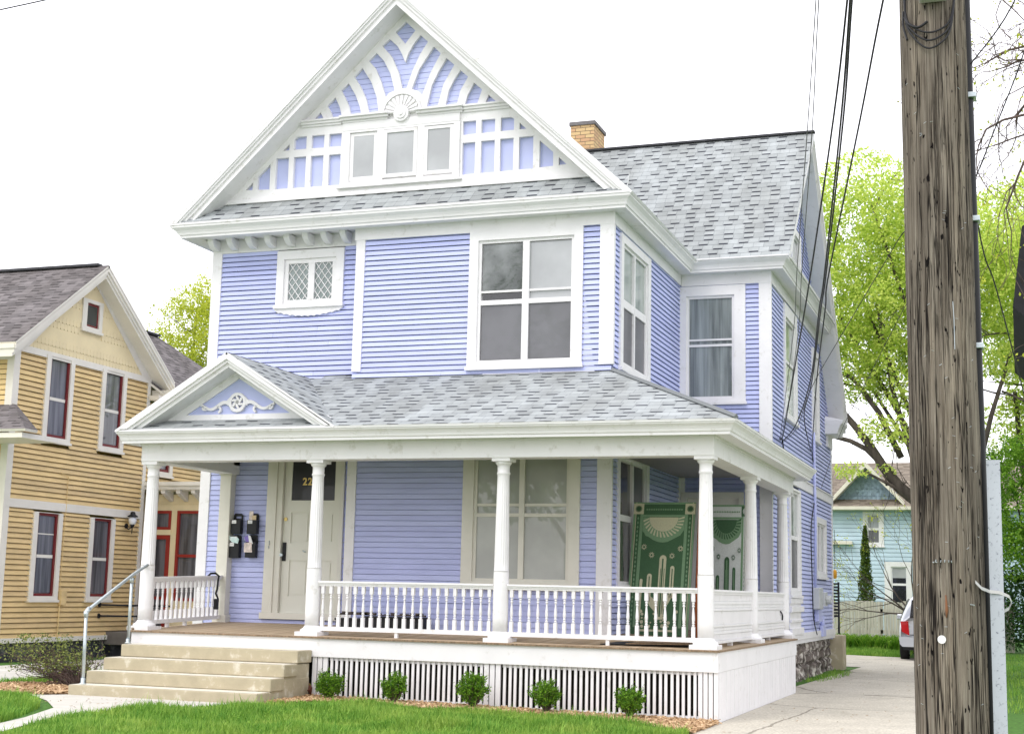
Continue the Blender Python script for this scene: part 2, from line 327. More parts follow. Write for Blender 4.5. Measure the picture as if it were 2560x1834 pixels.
def thing(name, label, cat, loc=(0,0,0), group=None):
    o = bpy.data.objects.new(name, None); sc.collection.objects.link(o); o.location = loc; o.empty_display_size = .2
    WLOC[o.name] = Vector(loc); tag(o, label, cat, group); return o
def front(y): return lambda u, z, d: (u, y-d, z)       # wall facing the street
def side(x): return lambda u, z, d: (x+d, u, z)        # wall facing right (+x)
def boxo(name, m, parent, x0, x1, y0, y1, z0, z1, bevel=0):
    return MB().box(x0, x1, y0, y1, z0, z1).build(name, m, parent, bevel)

def siding(mb, P, z0, z1, iv, holes=(), pitch=.0785, out=.020, jit=.0008, groove=.015):
    """lapped clapboards: every board tapers and overhangs a shadow gap"""
    n = int(math.ceil((z1-z0)/pitch)); rnd = random.Random(int(z0*97+z1*31))
    for i in range(n):
        a = z0+i*pitch; b = min(a+pitch, z1)
        if b-a < .01: continue
        u0, u1 = iv((a+b)/2)
        if u1-u0 < .02: continue
        segs = [(u0, u1)]
        for h in holes:
            if h[2] < b-.004 and h[3] > a+.004:
                ns = []
                for p, q in segs:
                    if h[0] > p: ns.append((p, min(q, h[0])))
                    if h[1] < q: ns.append((max(p, h[1]), q))
                segs = [t for t in ns if t[1]-t[0] > .004]
        ns = []
        for p, q in segs:          # butt joints between board lengths
            c = p
            while q-c > 2.2:
                j = c+rnd.uniform(1.0, 3.8)
                if j > q-.4: break
                ns.append((c, j-.0015)); c = j+.0015
            ns.append((c, q))
        segs = ns
        for p, q in segs:
            k = max(1, int((q-p)/.5)); us = [p+(q-p)*j/k for j in range(k+1)]
            g = min(groove, (b-a)*.3)
            prof = [(a, -.012), (a, out), (b-g, .003), (b-g, -.035), (b, -.035)]
            vs = []
            for u in us:
                dz = (noise.noise(Vector((u*.9, i*7.3, z0)))*.0035)
                for (z, d) in prof: vs.append(P(u, z+dz, d))
            fs = []
            for j in range(k):
                for t in range(4): fs.append((j*5+t, (j+1)*5+t, (j+1)*5+t+1, j*5+t+1))
            mb.add(vs, fs)
def roofslab(mb, pts, eave_dir, thick=.035, mi=0, mi_edge=1, uo=(0, 0)):
    """pts: top polygon in 3-D; uv metres: u along eave_dir, v up the slope"""
    p = [Vector(q) for q in pts]; n = (p[1]-p[0]).cross(p[2]-p[0]).normalized()
    if n.z < 0: p = p[::-1]; n = -n
    e = Vector(eave_dir).normalized(); e = (e-n*e.dot(n)).normalized(); s = n.cross(e)
    if s.z < 0: s = -s
    N = len(p); uv = [(q.dot(e)+uo[0], q.dot(s)+uo[1]) for q in p]
    lo = [q-n*thick for q in p]
    mb.add(p, [tuple(range(N))], mi, [uv])
    mb.add(p+lo, [tuple(range(N, 2*N))[::-1]]+[(i, i+N, (i+1)%N+N, (i+1)%N) for i in range(N)], mi_edge)
def sweep(mb, path, prof, mi=0, closed_ends=True):
    """path: function d -> list of plan points; prof: list of (d,z)"""
    rows = [[(x, y, z) for x, y in path(d)] for d, z in prof]; n = len(rows[0]); vs = [v for r in rows for v in r]; fs = []
    for i in range(len(rows)-1):
        for j in range(n-1): fs.append((i*n+j, i*n+j+1, (i+1)*n+j+1, (i+1)*n+j))
    if closed_ends:
        fs.append(tuple(i*n for i in range(len(rows)))); fs.append(tuple(i*n+n-1 for i in range(len(rows)))[::-1])
    return mb.add(vs, fs, mi)
def window(P, par, u0, u1, z0, z1, o, panes, casing=None, sashm=None, cas_d=.045, sill=True, mull=(), rails=(), sw=.045, head=.0, name='window'):
    """outer casing u0..u1,z0..z1; o = opening (u0,u1,z0,z1); panes: list of (u0,u1,z0,z1,material)"""
    casing = casing or M['white']; sashm = sashm or casing
    a, b, c, d = o
    mb = MB()
    mb.fbox(P, u0, a, z0, z1, -.05, cas_d); mb.fbox(P, b, u1, z0, z1, -.05, cas_d)
    mb.fbox(P, a, b, d, z1, -.05, cas_d); mb.fbox(P, a, b, z0, c, -.05, cas_d)
    mb.fbox(P, a, b, c, d, -.062, -.052)
    if sill: mb.fbox(P, u0-.02, u1+.02, z0-.035, z0+.012, -.03, cas_d+.03)
    if head: mb.fbox(P, u0-.02, u1+.02, z1-.01, z1+head, -.03, cas_d+.03)
    w = mb.build(name, casing, par)
    s = MB()
    s.fbox(P, a, a+sw, c, d, -.05, .012); s.fbox(P, b-sw, b, c, d, -.05, .012); s.fbox(P, a+sw, b-sw, c, c+sw, -.05, .012); s.fbox(P, a+sw, b-sw, d-sw, d, -.05, .012)
    for (x0, x1) in mull: s.fbox(P, x0, x1, c+sw, d-sw, -.05, .022)
    for (q0, q1, dd) in rails: s.fbox(P, a+sw, b-sw, q0, q1, -.05, dd)
    s.build('sash', sashm, w)
    for (x0, x1, y0, y1, mm, dd) in panes:
        MB().fbox(P, x0, x1, y0, y1, dd-.008, dd).build('pane', M[mm], w)
    return w

# ---------------------------------------------------------------- ground
def gz(x, y):
    z = -.795
    if x > -6: z -= .065*min(1, (x+6)/6)
    if x < -10: z -= .055*min(1, (-10-x)/2)
    if y > 21: z += .07*min(6, y-21)*.4
    if y < -6: z -= .01*min(10, -6-y)
    return z
def sheet(name, xs, ys, m, dz=0, kind='structure', wob=0):
    mb = MB(); vs = []; fs = []
    for y in ys:
        for x in xs: vs.append((x, y, gz(x, y)+dz+wob*noise.noise(Vector((x*.8, y*.8, 0)))))
    n = len(xs)
    for j in range(len(ys)-1):
        for i in range(n-1): fs.append((j*n+i, j*n+i+1, (j+1)*n+i+1, (j+1)*n+i))
    mb.add(vs, fs, 0, None, True); return tag(mb.build(name, m), kind=kind)
def rng(a, b, s): n = max(1, int(round((b-a)/s))); return [a+(b-a)*i/n for i in range(n+1)]
sheet('ground', [-400, -120, -60, -30]+rng(-20, 12, 1)+[20, 60, 200, 400], [-60, -40, -25]+rng(-18, 34, 1)+[50, 90, 200, 600], M['grass'])
def flatpoly(name, pts, m, dz):
    """polygon laid on the terrain, subdivided so that it follows it"""
    bm = bmesh.new(); vs = [bm.verts.new((x, y, 0)) for x, y in pts]; bm.faces.new(vs)
    for ax, lo, hi in ((0, -16, 8), (1, -16, 26)):
        for k in range(lo, hi):
            co = [0,0,0]; no = [0,0,0]; co[ax] = k; no[ax] = 1
            bmesh.ops.bisect_plane(bm, geom=bm.verts[:]+bm.edges[:]+bm.faces[:], plane_co=co, plane_no=no)
    for v in bm.verts: v.co.z = gz(v.co.x, v.co.y)+dz
    me = bpy.data.meshes.new(name); bm.to_mesh(me); bm.free(); me.materials.append(m)
    o = bpy.data.objects.new(name, me); sc.collection.objects.link(o); return tag(o, kind='structure')
def drivemat():
    m = mat('driveway_concrete', (.55, .515, .44), .92, .08, 1.6, .003, 70, col2=(.46, .425, .355), c2t=.58, c2s=1.1)
    nt = m.node_tree; b = nt.nodes['Principled BSDF']; src = b.inputs['Base Color'].links[0].from_socket
    tc = nd(nt, 'ShaderNodeTexCoord'); vo = nd(nt, 'ShaderNodeTexVoronoi'); vo.feature = 'DISTANCE_TO_EDGE'
    nz = nd(nt, 'ShaderNodeTexNoise'); nz.inputs['Scale'].default_value = 1.5; nz.inputs['Detail'].default_value = 6
    ad = nd(nt, 'ShaderNodeMix', data_type='RGBA'); ad.inputs['Factor'].default_value = .18
    nt.links.new(tc.outputs['Object'], nz.inputs[0]); nt.links.new(tc.outputs['Object'], ad.inputs['A']); nt.links.new(nz.outputs['Color'], ad.inputs['B'])
    nt.links.new(ad.outputs['Result'], vo.inputs['Vector']); vo.inputs['Scale'].default_value = .30
    lt = vmath(nt, 'MULTIPLY', vmath(nt, 'LESS_THAN', vo.outputs['Distance'], .0045), .6)
    mx = nd(nt, 'ShaderNodeMix', data_type='RGBA'); nt.links.new(lt, mx.inputs['Factor']); nt.links.new(src, mx.inputs['A']); mx.inputs['B'].default_value = (.13, .11, .085, 1)
    gr = nd(nt, 'ShaderNodeTexNoise'); gr.inputs['Scale'].default_value = 35; gr.inputs['Detail'].default_value = 3; nt.links.new(tc.outputs['Object'], gr.inputs[0])
    g2 = nd(nt, 'ShaderNodeValToRGB'); g2.color_ramp.elements[0].position = .35; g2.color_ramp.elements[1].position = .65
    g2.color_ramp.elements[0].color = (.75, .74, .72, 1); g2.color_ramp.elements[1].color = (1.08, 1.08, 1.08, 1); nt.links.new(gr.outputs[0], g2.inputs[0])
    m2 = nd(nt, 'ShaderNodeMix', data_type='RGBA', blend_type='MULTIPLY'); m2.inputs['Factor'].default_value = 1
    nt.links.new(mx.outputs['Result'], m2.inputs['A']); nt.links.new(g2.outputs[0], m2.inputs['B']); nt.links.new(m2.outputs['Result'], b.inputs['Base Color'])
    return m
M['drive'] = drivemat()
sheet('road', [-400, -60, -20, 0, 20, 60, 400], [-34, -28, -22, -20], mat('asphalt', (.10, .10, .10), .9, .1, 4), .01)
sheet('pavement', [-400, -60, -20, -10, 0, 10, 20, 60, 400], [-19.6, -18.5, -17.8], M['walk'], .11)
flatpoly('driveway', [(.0, -.15), (.05, -14), (3.0, -14), (2.95, 4), (2.9, 21.9), (-1.6, 22.3), (-3, 22.3), (-3, 16.3), (.0, 16.3), (-.30, 6.3), (.0, 6.2)], M['drive'], .012)
flatpoly('walkway', [(-8.75, -1.35), (-5.35, -1.35), (-5.2, -1.75), (-6.35, -3.0), (-6.2, -4.4), (-5.8, -5.6), (-5.6, -14), (-7.2, -14), (-6.2, -5.4), (-6.55, -4.3), (-7.05, -3.15), (-7.75, -2.35), (-8.5, -1.7)], M['walk'], .010)
flatpoly('side_path', [(-13.6, 8.4), (-13.6, -12), (-10.3, -12), (-10.3, -1), (-10.3, 4.5), (-9.2, 10)], M['walk'], .008)
flatpoly('mulch_strip', [(-5.35, -.02), (-5.35, -1.35), (-5.0, -.78), (-4.3, -.60), (-3.4, -.62), (-2.4, -.62), (-1.6, -.72), (-.9, -.95), (-.35, -1.35), (.0, -1.4), (.0, -.0)], M['mulchbed'], .012)
flatpoly('mulch_corner', [(-8.35, -1.6), (-8.05, -1.3), (-8.2, .4), (-9.3, .2), (-10.0, -1.0), (-9.6, -1.9), (-8.8, -1.8)], M['mulchbed'], .012)

def inside(x, y, poly):
    c = False; n = len(poly)
    for i in range(n):
        x1, y1 = poly[i]; x2, y2 = poly[(i+1) % n]
        if (y1 > y) != (y2 > y) and x < (x2-x1)*(y-y1)/(y2-y1)+x1: c = not c
    return c
# wood chips (uncountable)
BED1 = [(-5.4, .0), (-5.35, -1.30), (-4.9, -.82), (-4.3, -.66), (-3.4, -.68), (-2.4, -.68), (-1.6, -.78), (-.9, -1.0), (-.3, -1.42), (.0, -1.42), (.02, -.0)]
BED2 = [(-8.35, -1.65), (-8.1, -1.3), (-8.2, .4), (-9.3, .2), (-10.1, -1.0), (-9.7, -1.95), (-8.8, -1.85)]
def chips(name, poly, n, lab):
    mb = MB(); xs = [p[0] for p in poly]; ys = [p[1] for p in poly]; k = 0
    while k < n:
        x = random.uniform(min(xs), max(xs)); y = random.uniform(min(ys), max(ys))
        if not inside(x, y, poly): continue
        k += 1; L = random.uniform(.02, .055); W = random.uniform(.006, .016); a = random.uniform(0, pi); t = random.uniform(-.5, .5); q = random.uniform(-.4, .4)
        z = gz(x, y)+.018+random.uniform(0, .035)
        d = Vector((cos(a), sin(a), t)).normalized()*L; e = Vector((-sin(a), cos(a), q)).normalized()*W; c = Vector((x, y, z)); h = Vector((0, 0, .008))
        mb.add([c-d-e, c+d-e*.5, c+d*.9+e, c-d+e*.8, c-d-e+h, c+d-e*.5+h, c+d*.9+e+h, c-d+e*.8+h], [(4,5,6,7), (0,1,5,4), (1,2,6,5), (2,3,7,6), (3,0,4,7)])
    return tag(mb.build(name, M['chips']), lab, 'wood chips', kind='stuff')
chips('wood_chips', BED1, 6500, 'pale shredded wood chips in the bed along the porch lattice')
chips('wood_chips', BED2, 3000, 'orange wood chips around the scraggly bush beside the steps')
# lawn blades
def blades(name, poly, n, lab, h=(.05, .11), holes=(), near=None):
    mb = MB(); xs = [p[0] for p in poly]; ys = [p[1] for p in poly]; k = 0
    while k < n:
        x = random.uniform(min(xs), max(xs)); y = random.uniform(min(ys), max(ys))
        if not inside(x, y, poly) or any(inside(x, y, q) for q in holes): continue
        k += 1; c = noise.noise(Vector((x*1.3, y*1.3, 3)))
        H = random.uniform(*h)*(1+.9*c)*(1.7 if random.random() < .03 else 1); a = random.uniform(0, 2*pi); ln = random.uniform(.1, .7)*H; W = random.uniform(.003, .006)
        b = Vector((x, y, gz(x, y))); s = Vector((cos(a), sin(a), 0))*W; l = Vector((cos(a+1.3), sin(a+1.3), 0))*ln
        mb.add([b-s, b+s, b+s*.8+l*.35+Vector((0,0,H*.6)), b-s*.8+l*.35+Vector((0,0,H*.6)), b+l+Vector((0,0,H))], [(0,1,2,3), (3,2,4)])
    return tag(mb.build(name, M['blade']), lab, 'grass', kind='stuff')
LAWN = [(-6.2, -3.1), (-5.1, -1.72), (-5.3, -1.3), (-4.9, -.80), (-4.3, -.62), (-3.4, -.64), (-2.4, -.64), (-1.6, -.74), (-.9, -.98), (-.30, -1.40), (.0, -1.5), (.02, -4.6), (-1.8, -4.6), (-5.4, -6.5), (-5.7, -5.5), (-6.1, -4.4)]
blades('lawn', LAWN, 95000, 'bright green front lawn in front of the mulch bed')
blades('lawn', [(-8.75, -1.8), (-9.7, -1.95), (-10.3, -1.2), (-10.3, -7), (-6.6, -6.2), (-6.35, -5.0), (-6.7, -4.15), (-7.2, -3.2), (-7.8, -2.45), (-8.4, -1.95)], 42000, 'round-cornered green lawn patch left of the walkway')
blades('lawn', [(-10.3, -.6), (-9.6, .2), (-9.3, .9), (-9.4, 3.2), (-10.3, 3.2)], 5000, 'small patch of grass behind the scraggly bush')
blades('lawn', [(3.0, 4), (9, 4), (9, 24.5), (2.95, 24.5)], 24000, 'green side lawn beyond the utility pole', (.05, .10))
blades('lawn', [(-3, 22.3), (.6, 22.1), (.6, 24.4), (-3, 24.4)], 9000, 'grass strip at the far end of the driveway', (.06, .13))
blades('weeds', [(-.34, 9.6), (-.05, 9.6), (.22, 12.0), (.10, 13.5), (-.34, 14.4)], 600, 'weeds growing along the stone foundation', (.03, .09))

random.seed(33); mb = MB()
for k in range(900):
    x = random.uniform(-9.5, -.2); y = random.uniform(-5.5, -.8)
    if not (inside(x, y, LAWN) or (x < -7.6 and y < -2.0)): continue
    if noise.noise(Vector((x*2.2, y*2.2, 9))) < .05: continue
    for j in range(7):
        a = random.uniform(0, 2*pi); c = Vector((x+random.gauss(0, .03), y+random.gauss(0, .03), gz(x, y)+random.uniform(.04, .10))); d = Vector((cos(a), sin(a), random.uniform(-.2, .5)))*.014; e = Vector((-sin(a), cos(a), 0))*.010
        mb.add([c-d, c+e, c+d, c-e], [(0,1,2,3)])
tag(mb.build('clover', M['leaf_mid']), 'low clover and broad leaved weeds mixed into the front lawn', 'clover', kind='stuff')
# ================================================================ BLUE HOUSE
H = thing('victorian_house', 'lavender blue wooden house with white trim, front porch and patterned front gable', 'house', (-4.5, 6, -.85))
XL, XM, XR, XW = -8.663, -6.007, -1.945, -.403
Y1, Y2, YW, YB = 2.106, 2.356, 6.444, 14.5
PF, PL, PW = front(Y1), front(Y2), front(YW)
SR, SW = side(XR), side(XW)
W = M['white']
# --- clapboard walls
def sidewall(name, P, z0, z1, iv, holes, parent=H, m='siding', **k):
    mb = MB(); siding(mb, P, z0, z1, iv, holes, **k); return mb.build(name, M[m], parent)
winF2 = (-4.14, -2.38, 3.865, 5.907); winF1 = (-4.145, -2.375, .70, 2.60)
winL2 = (-7.50, -6.33, 4.985, 5.88); doorh = (-7.475, -6.19, .15, 2.62)
sidewall('clapboard_wall', PF, .07, 2.62, lambda z: (XM, XR), [winF1], out=.012, groove=.007)
sidewall('clapboard_wall', PF, 3.70, 5.92, lambda z: (XM, XR), [winF2])
sidewall('clapboard_wall', PL, .07, 2.62, lambda z: (XL, XM), [doorh], out=.012, groove=.007)
sidewall('clapboard_wall', PL, -.2, .07, lambda z: (XL, -8.25), [])
sidewall('clapboard_wall', PL, 3.72, 5.92, lambda z: (XL, XM+.01), [winL2])
sidewall('clapboard_wall', PL, 2.62, 3.72, lambda z: (XL, -8.2), [])
winS2 = (2.43, 4.22, 3.865, 5.86); winS1 = (2.43, 4.20, .72, 2.60)
sidewall('clapboard_wall', SR, .07, 5.92, lambda z: (Y1, YW), [winS2, winS1])
winW2 = (-1.945, -.81, 3.865, 5.88); doorW = (-1.85, -.88, .08, 2.32)
sidewall('clapboard_wall', PW, .07, 5.92, lambda z: (XR, XW), [winW2, doorW])
g1 = (7.81, 9.32, 3.79, 5.83); g2 = (11.46, 12.44, 3.79, 5.64); g3 = (8.25, 9.55, .0, 2.60); g4 = (11.75, 13.35, 1.07, 2.27); g5 = (8.75, 9.95, 6.78, 7.53)
def wingiv(z):
    lo, hi = YW, YB
    if z > 6.1: lo = max(lo, 6.10+(z+.35-6.25)/.962)
    if z > 4.2: hi = min(hi, 14.4-(z+.30-4.6)/.967)
    return lo, hi
sidewall('clapboard_wall', SW, 2.83, 9.0, wingiv, [g1, g2, g5])
sidewall('clapboard_wall', SW, .0, 2.67, lambda z: (YW, YB), [g3, g4])
# plain walls the street does not show
mb = MB(); mb.box(XL, XL+.06, Y2+.02, YB, -.2, 6.1); mb.box(XL, XW, YB-.02, YB+.04, -.2, 4.6); mb.box(XM-.0, XM+.05, Y1-.0, Y2+.02, .0, 6.0)
mb.build('rear_wall', M['siding'], H)
# --- corner boards, belts, friezes
for P, a, b, z0, z1 in [(PF, XM-.005, XM+.145, .08, 2.62), (PF, XM-.005, XM+.145, 3.87, 5.92), (PF, -2.13, XR+.028, .08, 2.62), (PF, -2.13, XR+.028, 3.86, 5.92),
                        (PL, XL-.02, XL+.155, -.2, 5.9), (PW, -.585, XW+.028, .1, 5.9), (PW, XR+.001, XR+.10, .1, 2.62)]:
    MB().fbox(P, a, b, z0, z1, -.02, .03).build('corner_board', W, H, .003)
for P, a, b, z0, z1 in [(SR, Y1-.0, Y1+.055, .08, 2.62), (SR, Y1-.0, Y1+.055, 3.86, 5.92), (SW, YW, YW+.06, .1, 5.9), (SW, YB-.12, YB+.03, 0, 4.45), (SR, YW-.1, YW-.03, .1, 2.62)]:
    MB().fbox(P, a, b, z0, z1, -.02, .0265).build('corner_board', W, H, .003)
mb = MB()
mb.fbox(PF, XM-.03, XR+.035, 5.905, 6.09, -.02, .035); mb.fbox(PL, XL-.02, XM-.03, 5.90, 6.13, -.02, .03)
mb.fbox(SR, Y1-.033, YW-.04, 5.905, 6.09, -.02, .034); mb.fbox(PW, XR+.034, XW+.035, 5.89, 6.09, -.02, .036); mb.fbox(SW, YW-.034, 12.6, 5.89, 6.09, -.02, .034)
mb.fbox(SW, 8.62, 14.62, 2.67, 2.835, -.02, .03); mb.fbox(SW, 8.62, 14.64, 2.835, 2.86, -.02, .05)
mb.build('frieze_board', W, H, .003)
# base trim
mb = MB(); mb.fbox(SW, 6.45, YB+.12, -.10, .02, -.05, .045); mb.fbox(SW, 6.45, YB+.16, -.17, -.10, -.05, .03)
mb.build('water_table', W, H, .004)
# --- stone foundation
def rock(name, x, y0, y1, z0, z1, m):
    mb = MB(); ny = int((y1-y0)/.06); nz_ = int((z1-z0)/.05); vs = []; fs = []
    for j in range(nz_+1):
        for i in range(ny+1):
            y = y0+(y1-y0)*i/ny; z = z0+(z1-z0)*j/nz_
            cell = noise.cell(Vector((y*3.3+int(z*5)*.5, 1, z*5.2))); d = .05*cell+.07*noise.noise(Vector((y*5, z*5, 1)))+.02*noise.noise(Vector((y*17, z*17, 5)))
            fy = abs((y*3.3+int(z*5)*.5) % 1-.5)*2; fz = abs((z*5.2) % 1-.5)*2
            d -= .10*(max(fy, fz)**6)
            vs.append((x+d, y, z))
    for j in range(nz_):
        for i in range(ny): fs.append((j*(ny+1)+i, j*(ny+1)+i+1, (j+1)*(ny+1)+i+1, (j+1)*(ny+1)+i))
    mb.add(vs, fs); return mb.build(name, m, H)
M['rock'] = mat('fieldstone', (.16, .135, .12), .9, .7, 5, .012, 30, col2=(.66, .62, .56), c2t=.50, c2s=4.5)
rock('stone_foundation', XW-.05, 6.2, 14.75, -.95, -.16, M['rock'])
mb = MB(); mb.box(-.9, -.22, 14.75, 15.35, -.95, -.12); mb.build('foundation_pier', M['concrete'], H, .02)

# --- cornice (gutter-shaped crown) round the eaves
prof = [(.03, 6.085), (.225, 6.085), (.232, 6.075), (.243, 6.075), (.246, 6.112), (.262, 6.118), (.272, 6.15), (.292, 6.185), (.322, 6.215), (.336, 6.228), (.340, 6.262), (.352, 6.266), (.352, 6.288), (.20, 6.30)]
def cpath(d): return [(XL-d*1.42, 3.4), (XL-d*1.42, Y1-d), (XR+d, Y1-d), (XR+d, YW-d), (XW+d*1.05, YW-d), (XW+d*1.05, 12.72)]
mb = MB(); sweep(mb, cpath, prof, 0, True); mb.build('cornice', W, H)
mb = MB(); mb.add([(XL-.34, Y1-.23, 6.10), (XM+.0, Y1-.23, 6.10), (XM+.0, Y2+.05, 6.12), (XL-.34, Y2+.05, 6.12)], [(0, 1, 2, 3)]); mb.add([(XL-.32, Y2, 6.09), (XL, Y2, 6.09), (XL, YB, 6.09), (XL-.32, YB, 6.09)], [(0,1,2,3)])
mb.build('soffit', W, H)
# brackets under the left soffit
for bx in (-8.597, -8.256, -7.916, -7.582, -7.240, -6.912, -6.593, -6.264):
    pts = [(0, 6.10), (0, 5.955)]+[(.03+.30*(1-cos(t)), 5.955+.145*sin(t)*1.0) for t in [pi/2*k/7 for k in range(1, 8)]]
    pts = [(0, 6.10), (0, 5.94), (.05, 5.935), (.10, 5.945), (.15, 5.965), (.20, 5.995), (.24, 6.035), (.26, 6.10)]
    mb = MB(); n = len(pts); x0, x1 = bx-.05, bx+.05
    vs = [(x0, Y2-.028-d, z) for d, z in pts]+[(x1, Y2-.028-d, z) for d, z in pts]
    mb.add(vs, [tuple(range(n)), tuple(range(n, 2*n))[::-1]]+[(i, n+i, n+(i+1) % n, (i+1) % n) for i in range(n)])
    mb.build('bracket', W, H, .006)

# --- roofs
CX = -5.375
mb = MB()
rake = 1.755
apex_z, ez = 9.88, 6.275
for sg, xe in ((1, -1.575), (-1, -9.172)):
    roofslab(mb, [(xe, rake, ez), (xe, 15.0, ez), (CX, 15.0, apex_z), (CX, rake, apex_z)], (0, 1, 0), uo=(sg*3.3, 0))
# wing roof
RX = -.02
roofslab(mb, [(-1.55, 6.09, 6.245), (RX, 6.09, 6.245), (RX, 9.40, 9.43), (-4.95, 9.40, 9.43)], (1, 0, 0))
roofslab(mb, [(RX, 14.45, 4.55), (-5.6, 14.45, 4.55), (-4.95, 9.40, 9.43), (RX, 9.40, 9.43)], (1, 0, 0))
# skirt roof across the foot of the front gable
roofslab(mb, [(-9.02, 1.757, 6.30), (-1.66, 1.757, 6.30), (-1.75, 2.24, 6.70), (-8.92, 2.24, 6.70)], (1, 0, 0), uo=(.4, .05))
# return of the skirt at the wing's gable foot, and rear cornice return
roofslab(mb, [(-.01, 6.35, 6.292), (-.01, 12.5, 6.292), (-.42, 12.5, 6.42), (-.42, 6.35, 6.42)], (0, 1, 0))
mb.build('roof', [M['roof'], W], H)
MB().box(-4.9, RX+.015, 9.33, 9.47, 9.425, 9.462).build('ridge_cap', M['ridge'], H)
mb = MB()
# rear cornice return
sweep(mb, lambda d: [(XW, 13.55-d*.2), (XW+.02+d, 13.55-d*.2), (XW+.02+d, 14.42)], [(0, 4.10), (.25, 4.12), (.27, 4.2), (.31, 4.28), (.36, 4.34), (.37, 4.40), (0, 4.5)], 0, True)
mb.fbox(SW, 13.66, 14.5, 3.86, 4.12, 0, .05)
mb.build('cornice_return', W, H)
# rake boards: main front gable
def rakeboards(mb, plane, cx, zap, slope, xlo, xhi, layers, axis='y', sgn=-1):
    """layers: list of (drop0,drop1,front,back) measured from the roof top line; plane coordinate grows to the back"""
    for (a, b, f, k) in layers:
        for xe in (xlo, xhi):
            s = 1 if xe > cx else -1; zfl = 6.292
            pts = [(cx, zap-a), (cx+s*(zap-a-zfl)/slope, zfl), (cx+s*(zap-b-zfl)/slope, zfl), (cx, zap-b)]
            P = (lambda u, z, d: (u, d, z)) if axis == 'y' else (lambda u, z, d: (d, u, z))
            vs = [P(u, z, f) for u, z in pts]+[P(u, z, k) for u, z in pts]
            mb.add(vs, [(0,1,2,3), (7,6,5,4), (0,4,5,1), (1,5,6,2), (2,6,7,3), (3,7,4,0)])
mb = MB()
rakeboards(mb, rake, CX, apex_z, .949, -9.168, -1.579, [(.045, .115, rake, 2.2), (.115, .155, rake+.02, 2.2), (.155, .215, rake+.05, 2.2), (.215, .30, rake+.085, 2.2), (.30, .335, rake+.065, 2.2)])
mb.build('rake_board', W, H)
# wing gable rake boards (facing right)
mb = MB()
for (a, b, f, k) in [(.045, .12, RX, XW), (.12, .20, RX-.03, XW), (.20, .30, RX-.06, XW), (.30, .34, RX-.04, XW)]:
    for (ye, ze) in ((6.30, 6.44), (14.45, 4.56)):
        pts = [(9.40, 9.43-a), (ye, ze-a), (ye, ze-b), (9.40, 9.43-b)]
        if ye < 9: pts = [(9.40, 9.43-a), (9.40-(9.43-a-6.31)/.962, 6.31), (9.40-(9.43-b-6.31)/.962, 6.31), (9.40, 9.43-b)]
        vs = [(f, u, z) for u, z in pts]+[(k, u, z) for u, z in pts]
        mb.add(vs, [(0,1,2,3), (7,6,5,4), (0,4,5,1), (1,5,6,2), (2,6,7,3), (3,7,4,0)])
mb.build('rake_board', W, H)

# --- front gable: white fretwork over blue boards
GY = 2.20; PG = front(GY)
mb = MB()
def gz_top(x): return 9.88-.335-.949*abs(x-CX)
siding(mb, front(GY+.045), 7.88, 9.5, lambda z: (CX-(9.62-z)/.949, CX+(9.62-z)/.949), [], .085, .007, groove=.004)
mb.fpoly(front(GY+.045), [(-8.6, 6.62), (-2.15, 6.62), (-3.5, 7.9), (-7.25, 7.9)], -.03, 0)
mb.build('gable_boards', M['panel_blue'], H)
def mir(p): return [(2*CX-x, z) for x, z in p][::-1]
lowR = [[(-4.35, 6.85), (-4.145, 6.855), (-4.145, 7.352), (-4.35, 7.352)], [(-4.05, 6.855), (-3.83, 6.855), (-3.83, 7.357), (-4.05, 7.357)], [(-3.743, 6.855), (-3.53, 6.86), (-3.53, 7.363), (-3.743, 7.363)],
        [(-3.441, 6.86), (-3.216, 6.862), (-3.216, 7.367), (-3.441, 7.365)], [(-3.116, 6.868), (-2.90, 6.876), (-2.90, 7.087), (-3.116, 7.285)], [(-2.813, 6.88), (-2.69, 6.885), (-2.813, 7.0)]]
upR = [[(-4.35, 7.475), (-4.135, 7.483), (-4.14, 7.69), (-4.354, 7.69)], [(-4.05, 7.48), (-3.832, 7.485), (-3.832, 7.69), (-4.054, 7.69)], [(-3.74, 7.485), (-3.527, 7.485), (-3.527, 7.66), (-3.58, 7.692), (-3.74, 7.694)], [(-3.44, 7.485), (-3.33, 7.485), (-3.44, 7.587)]]
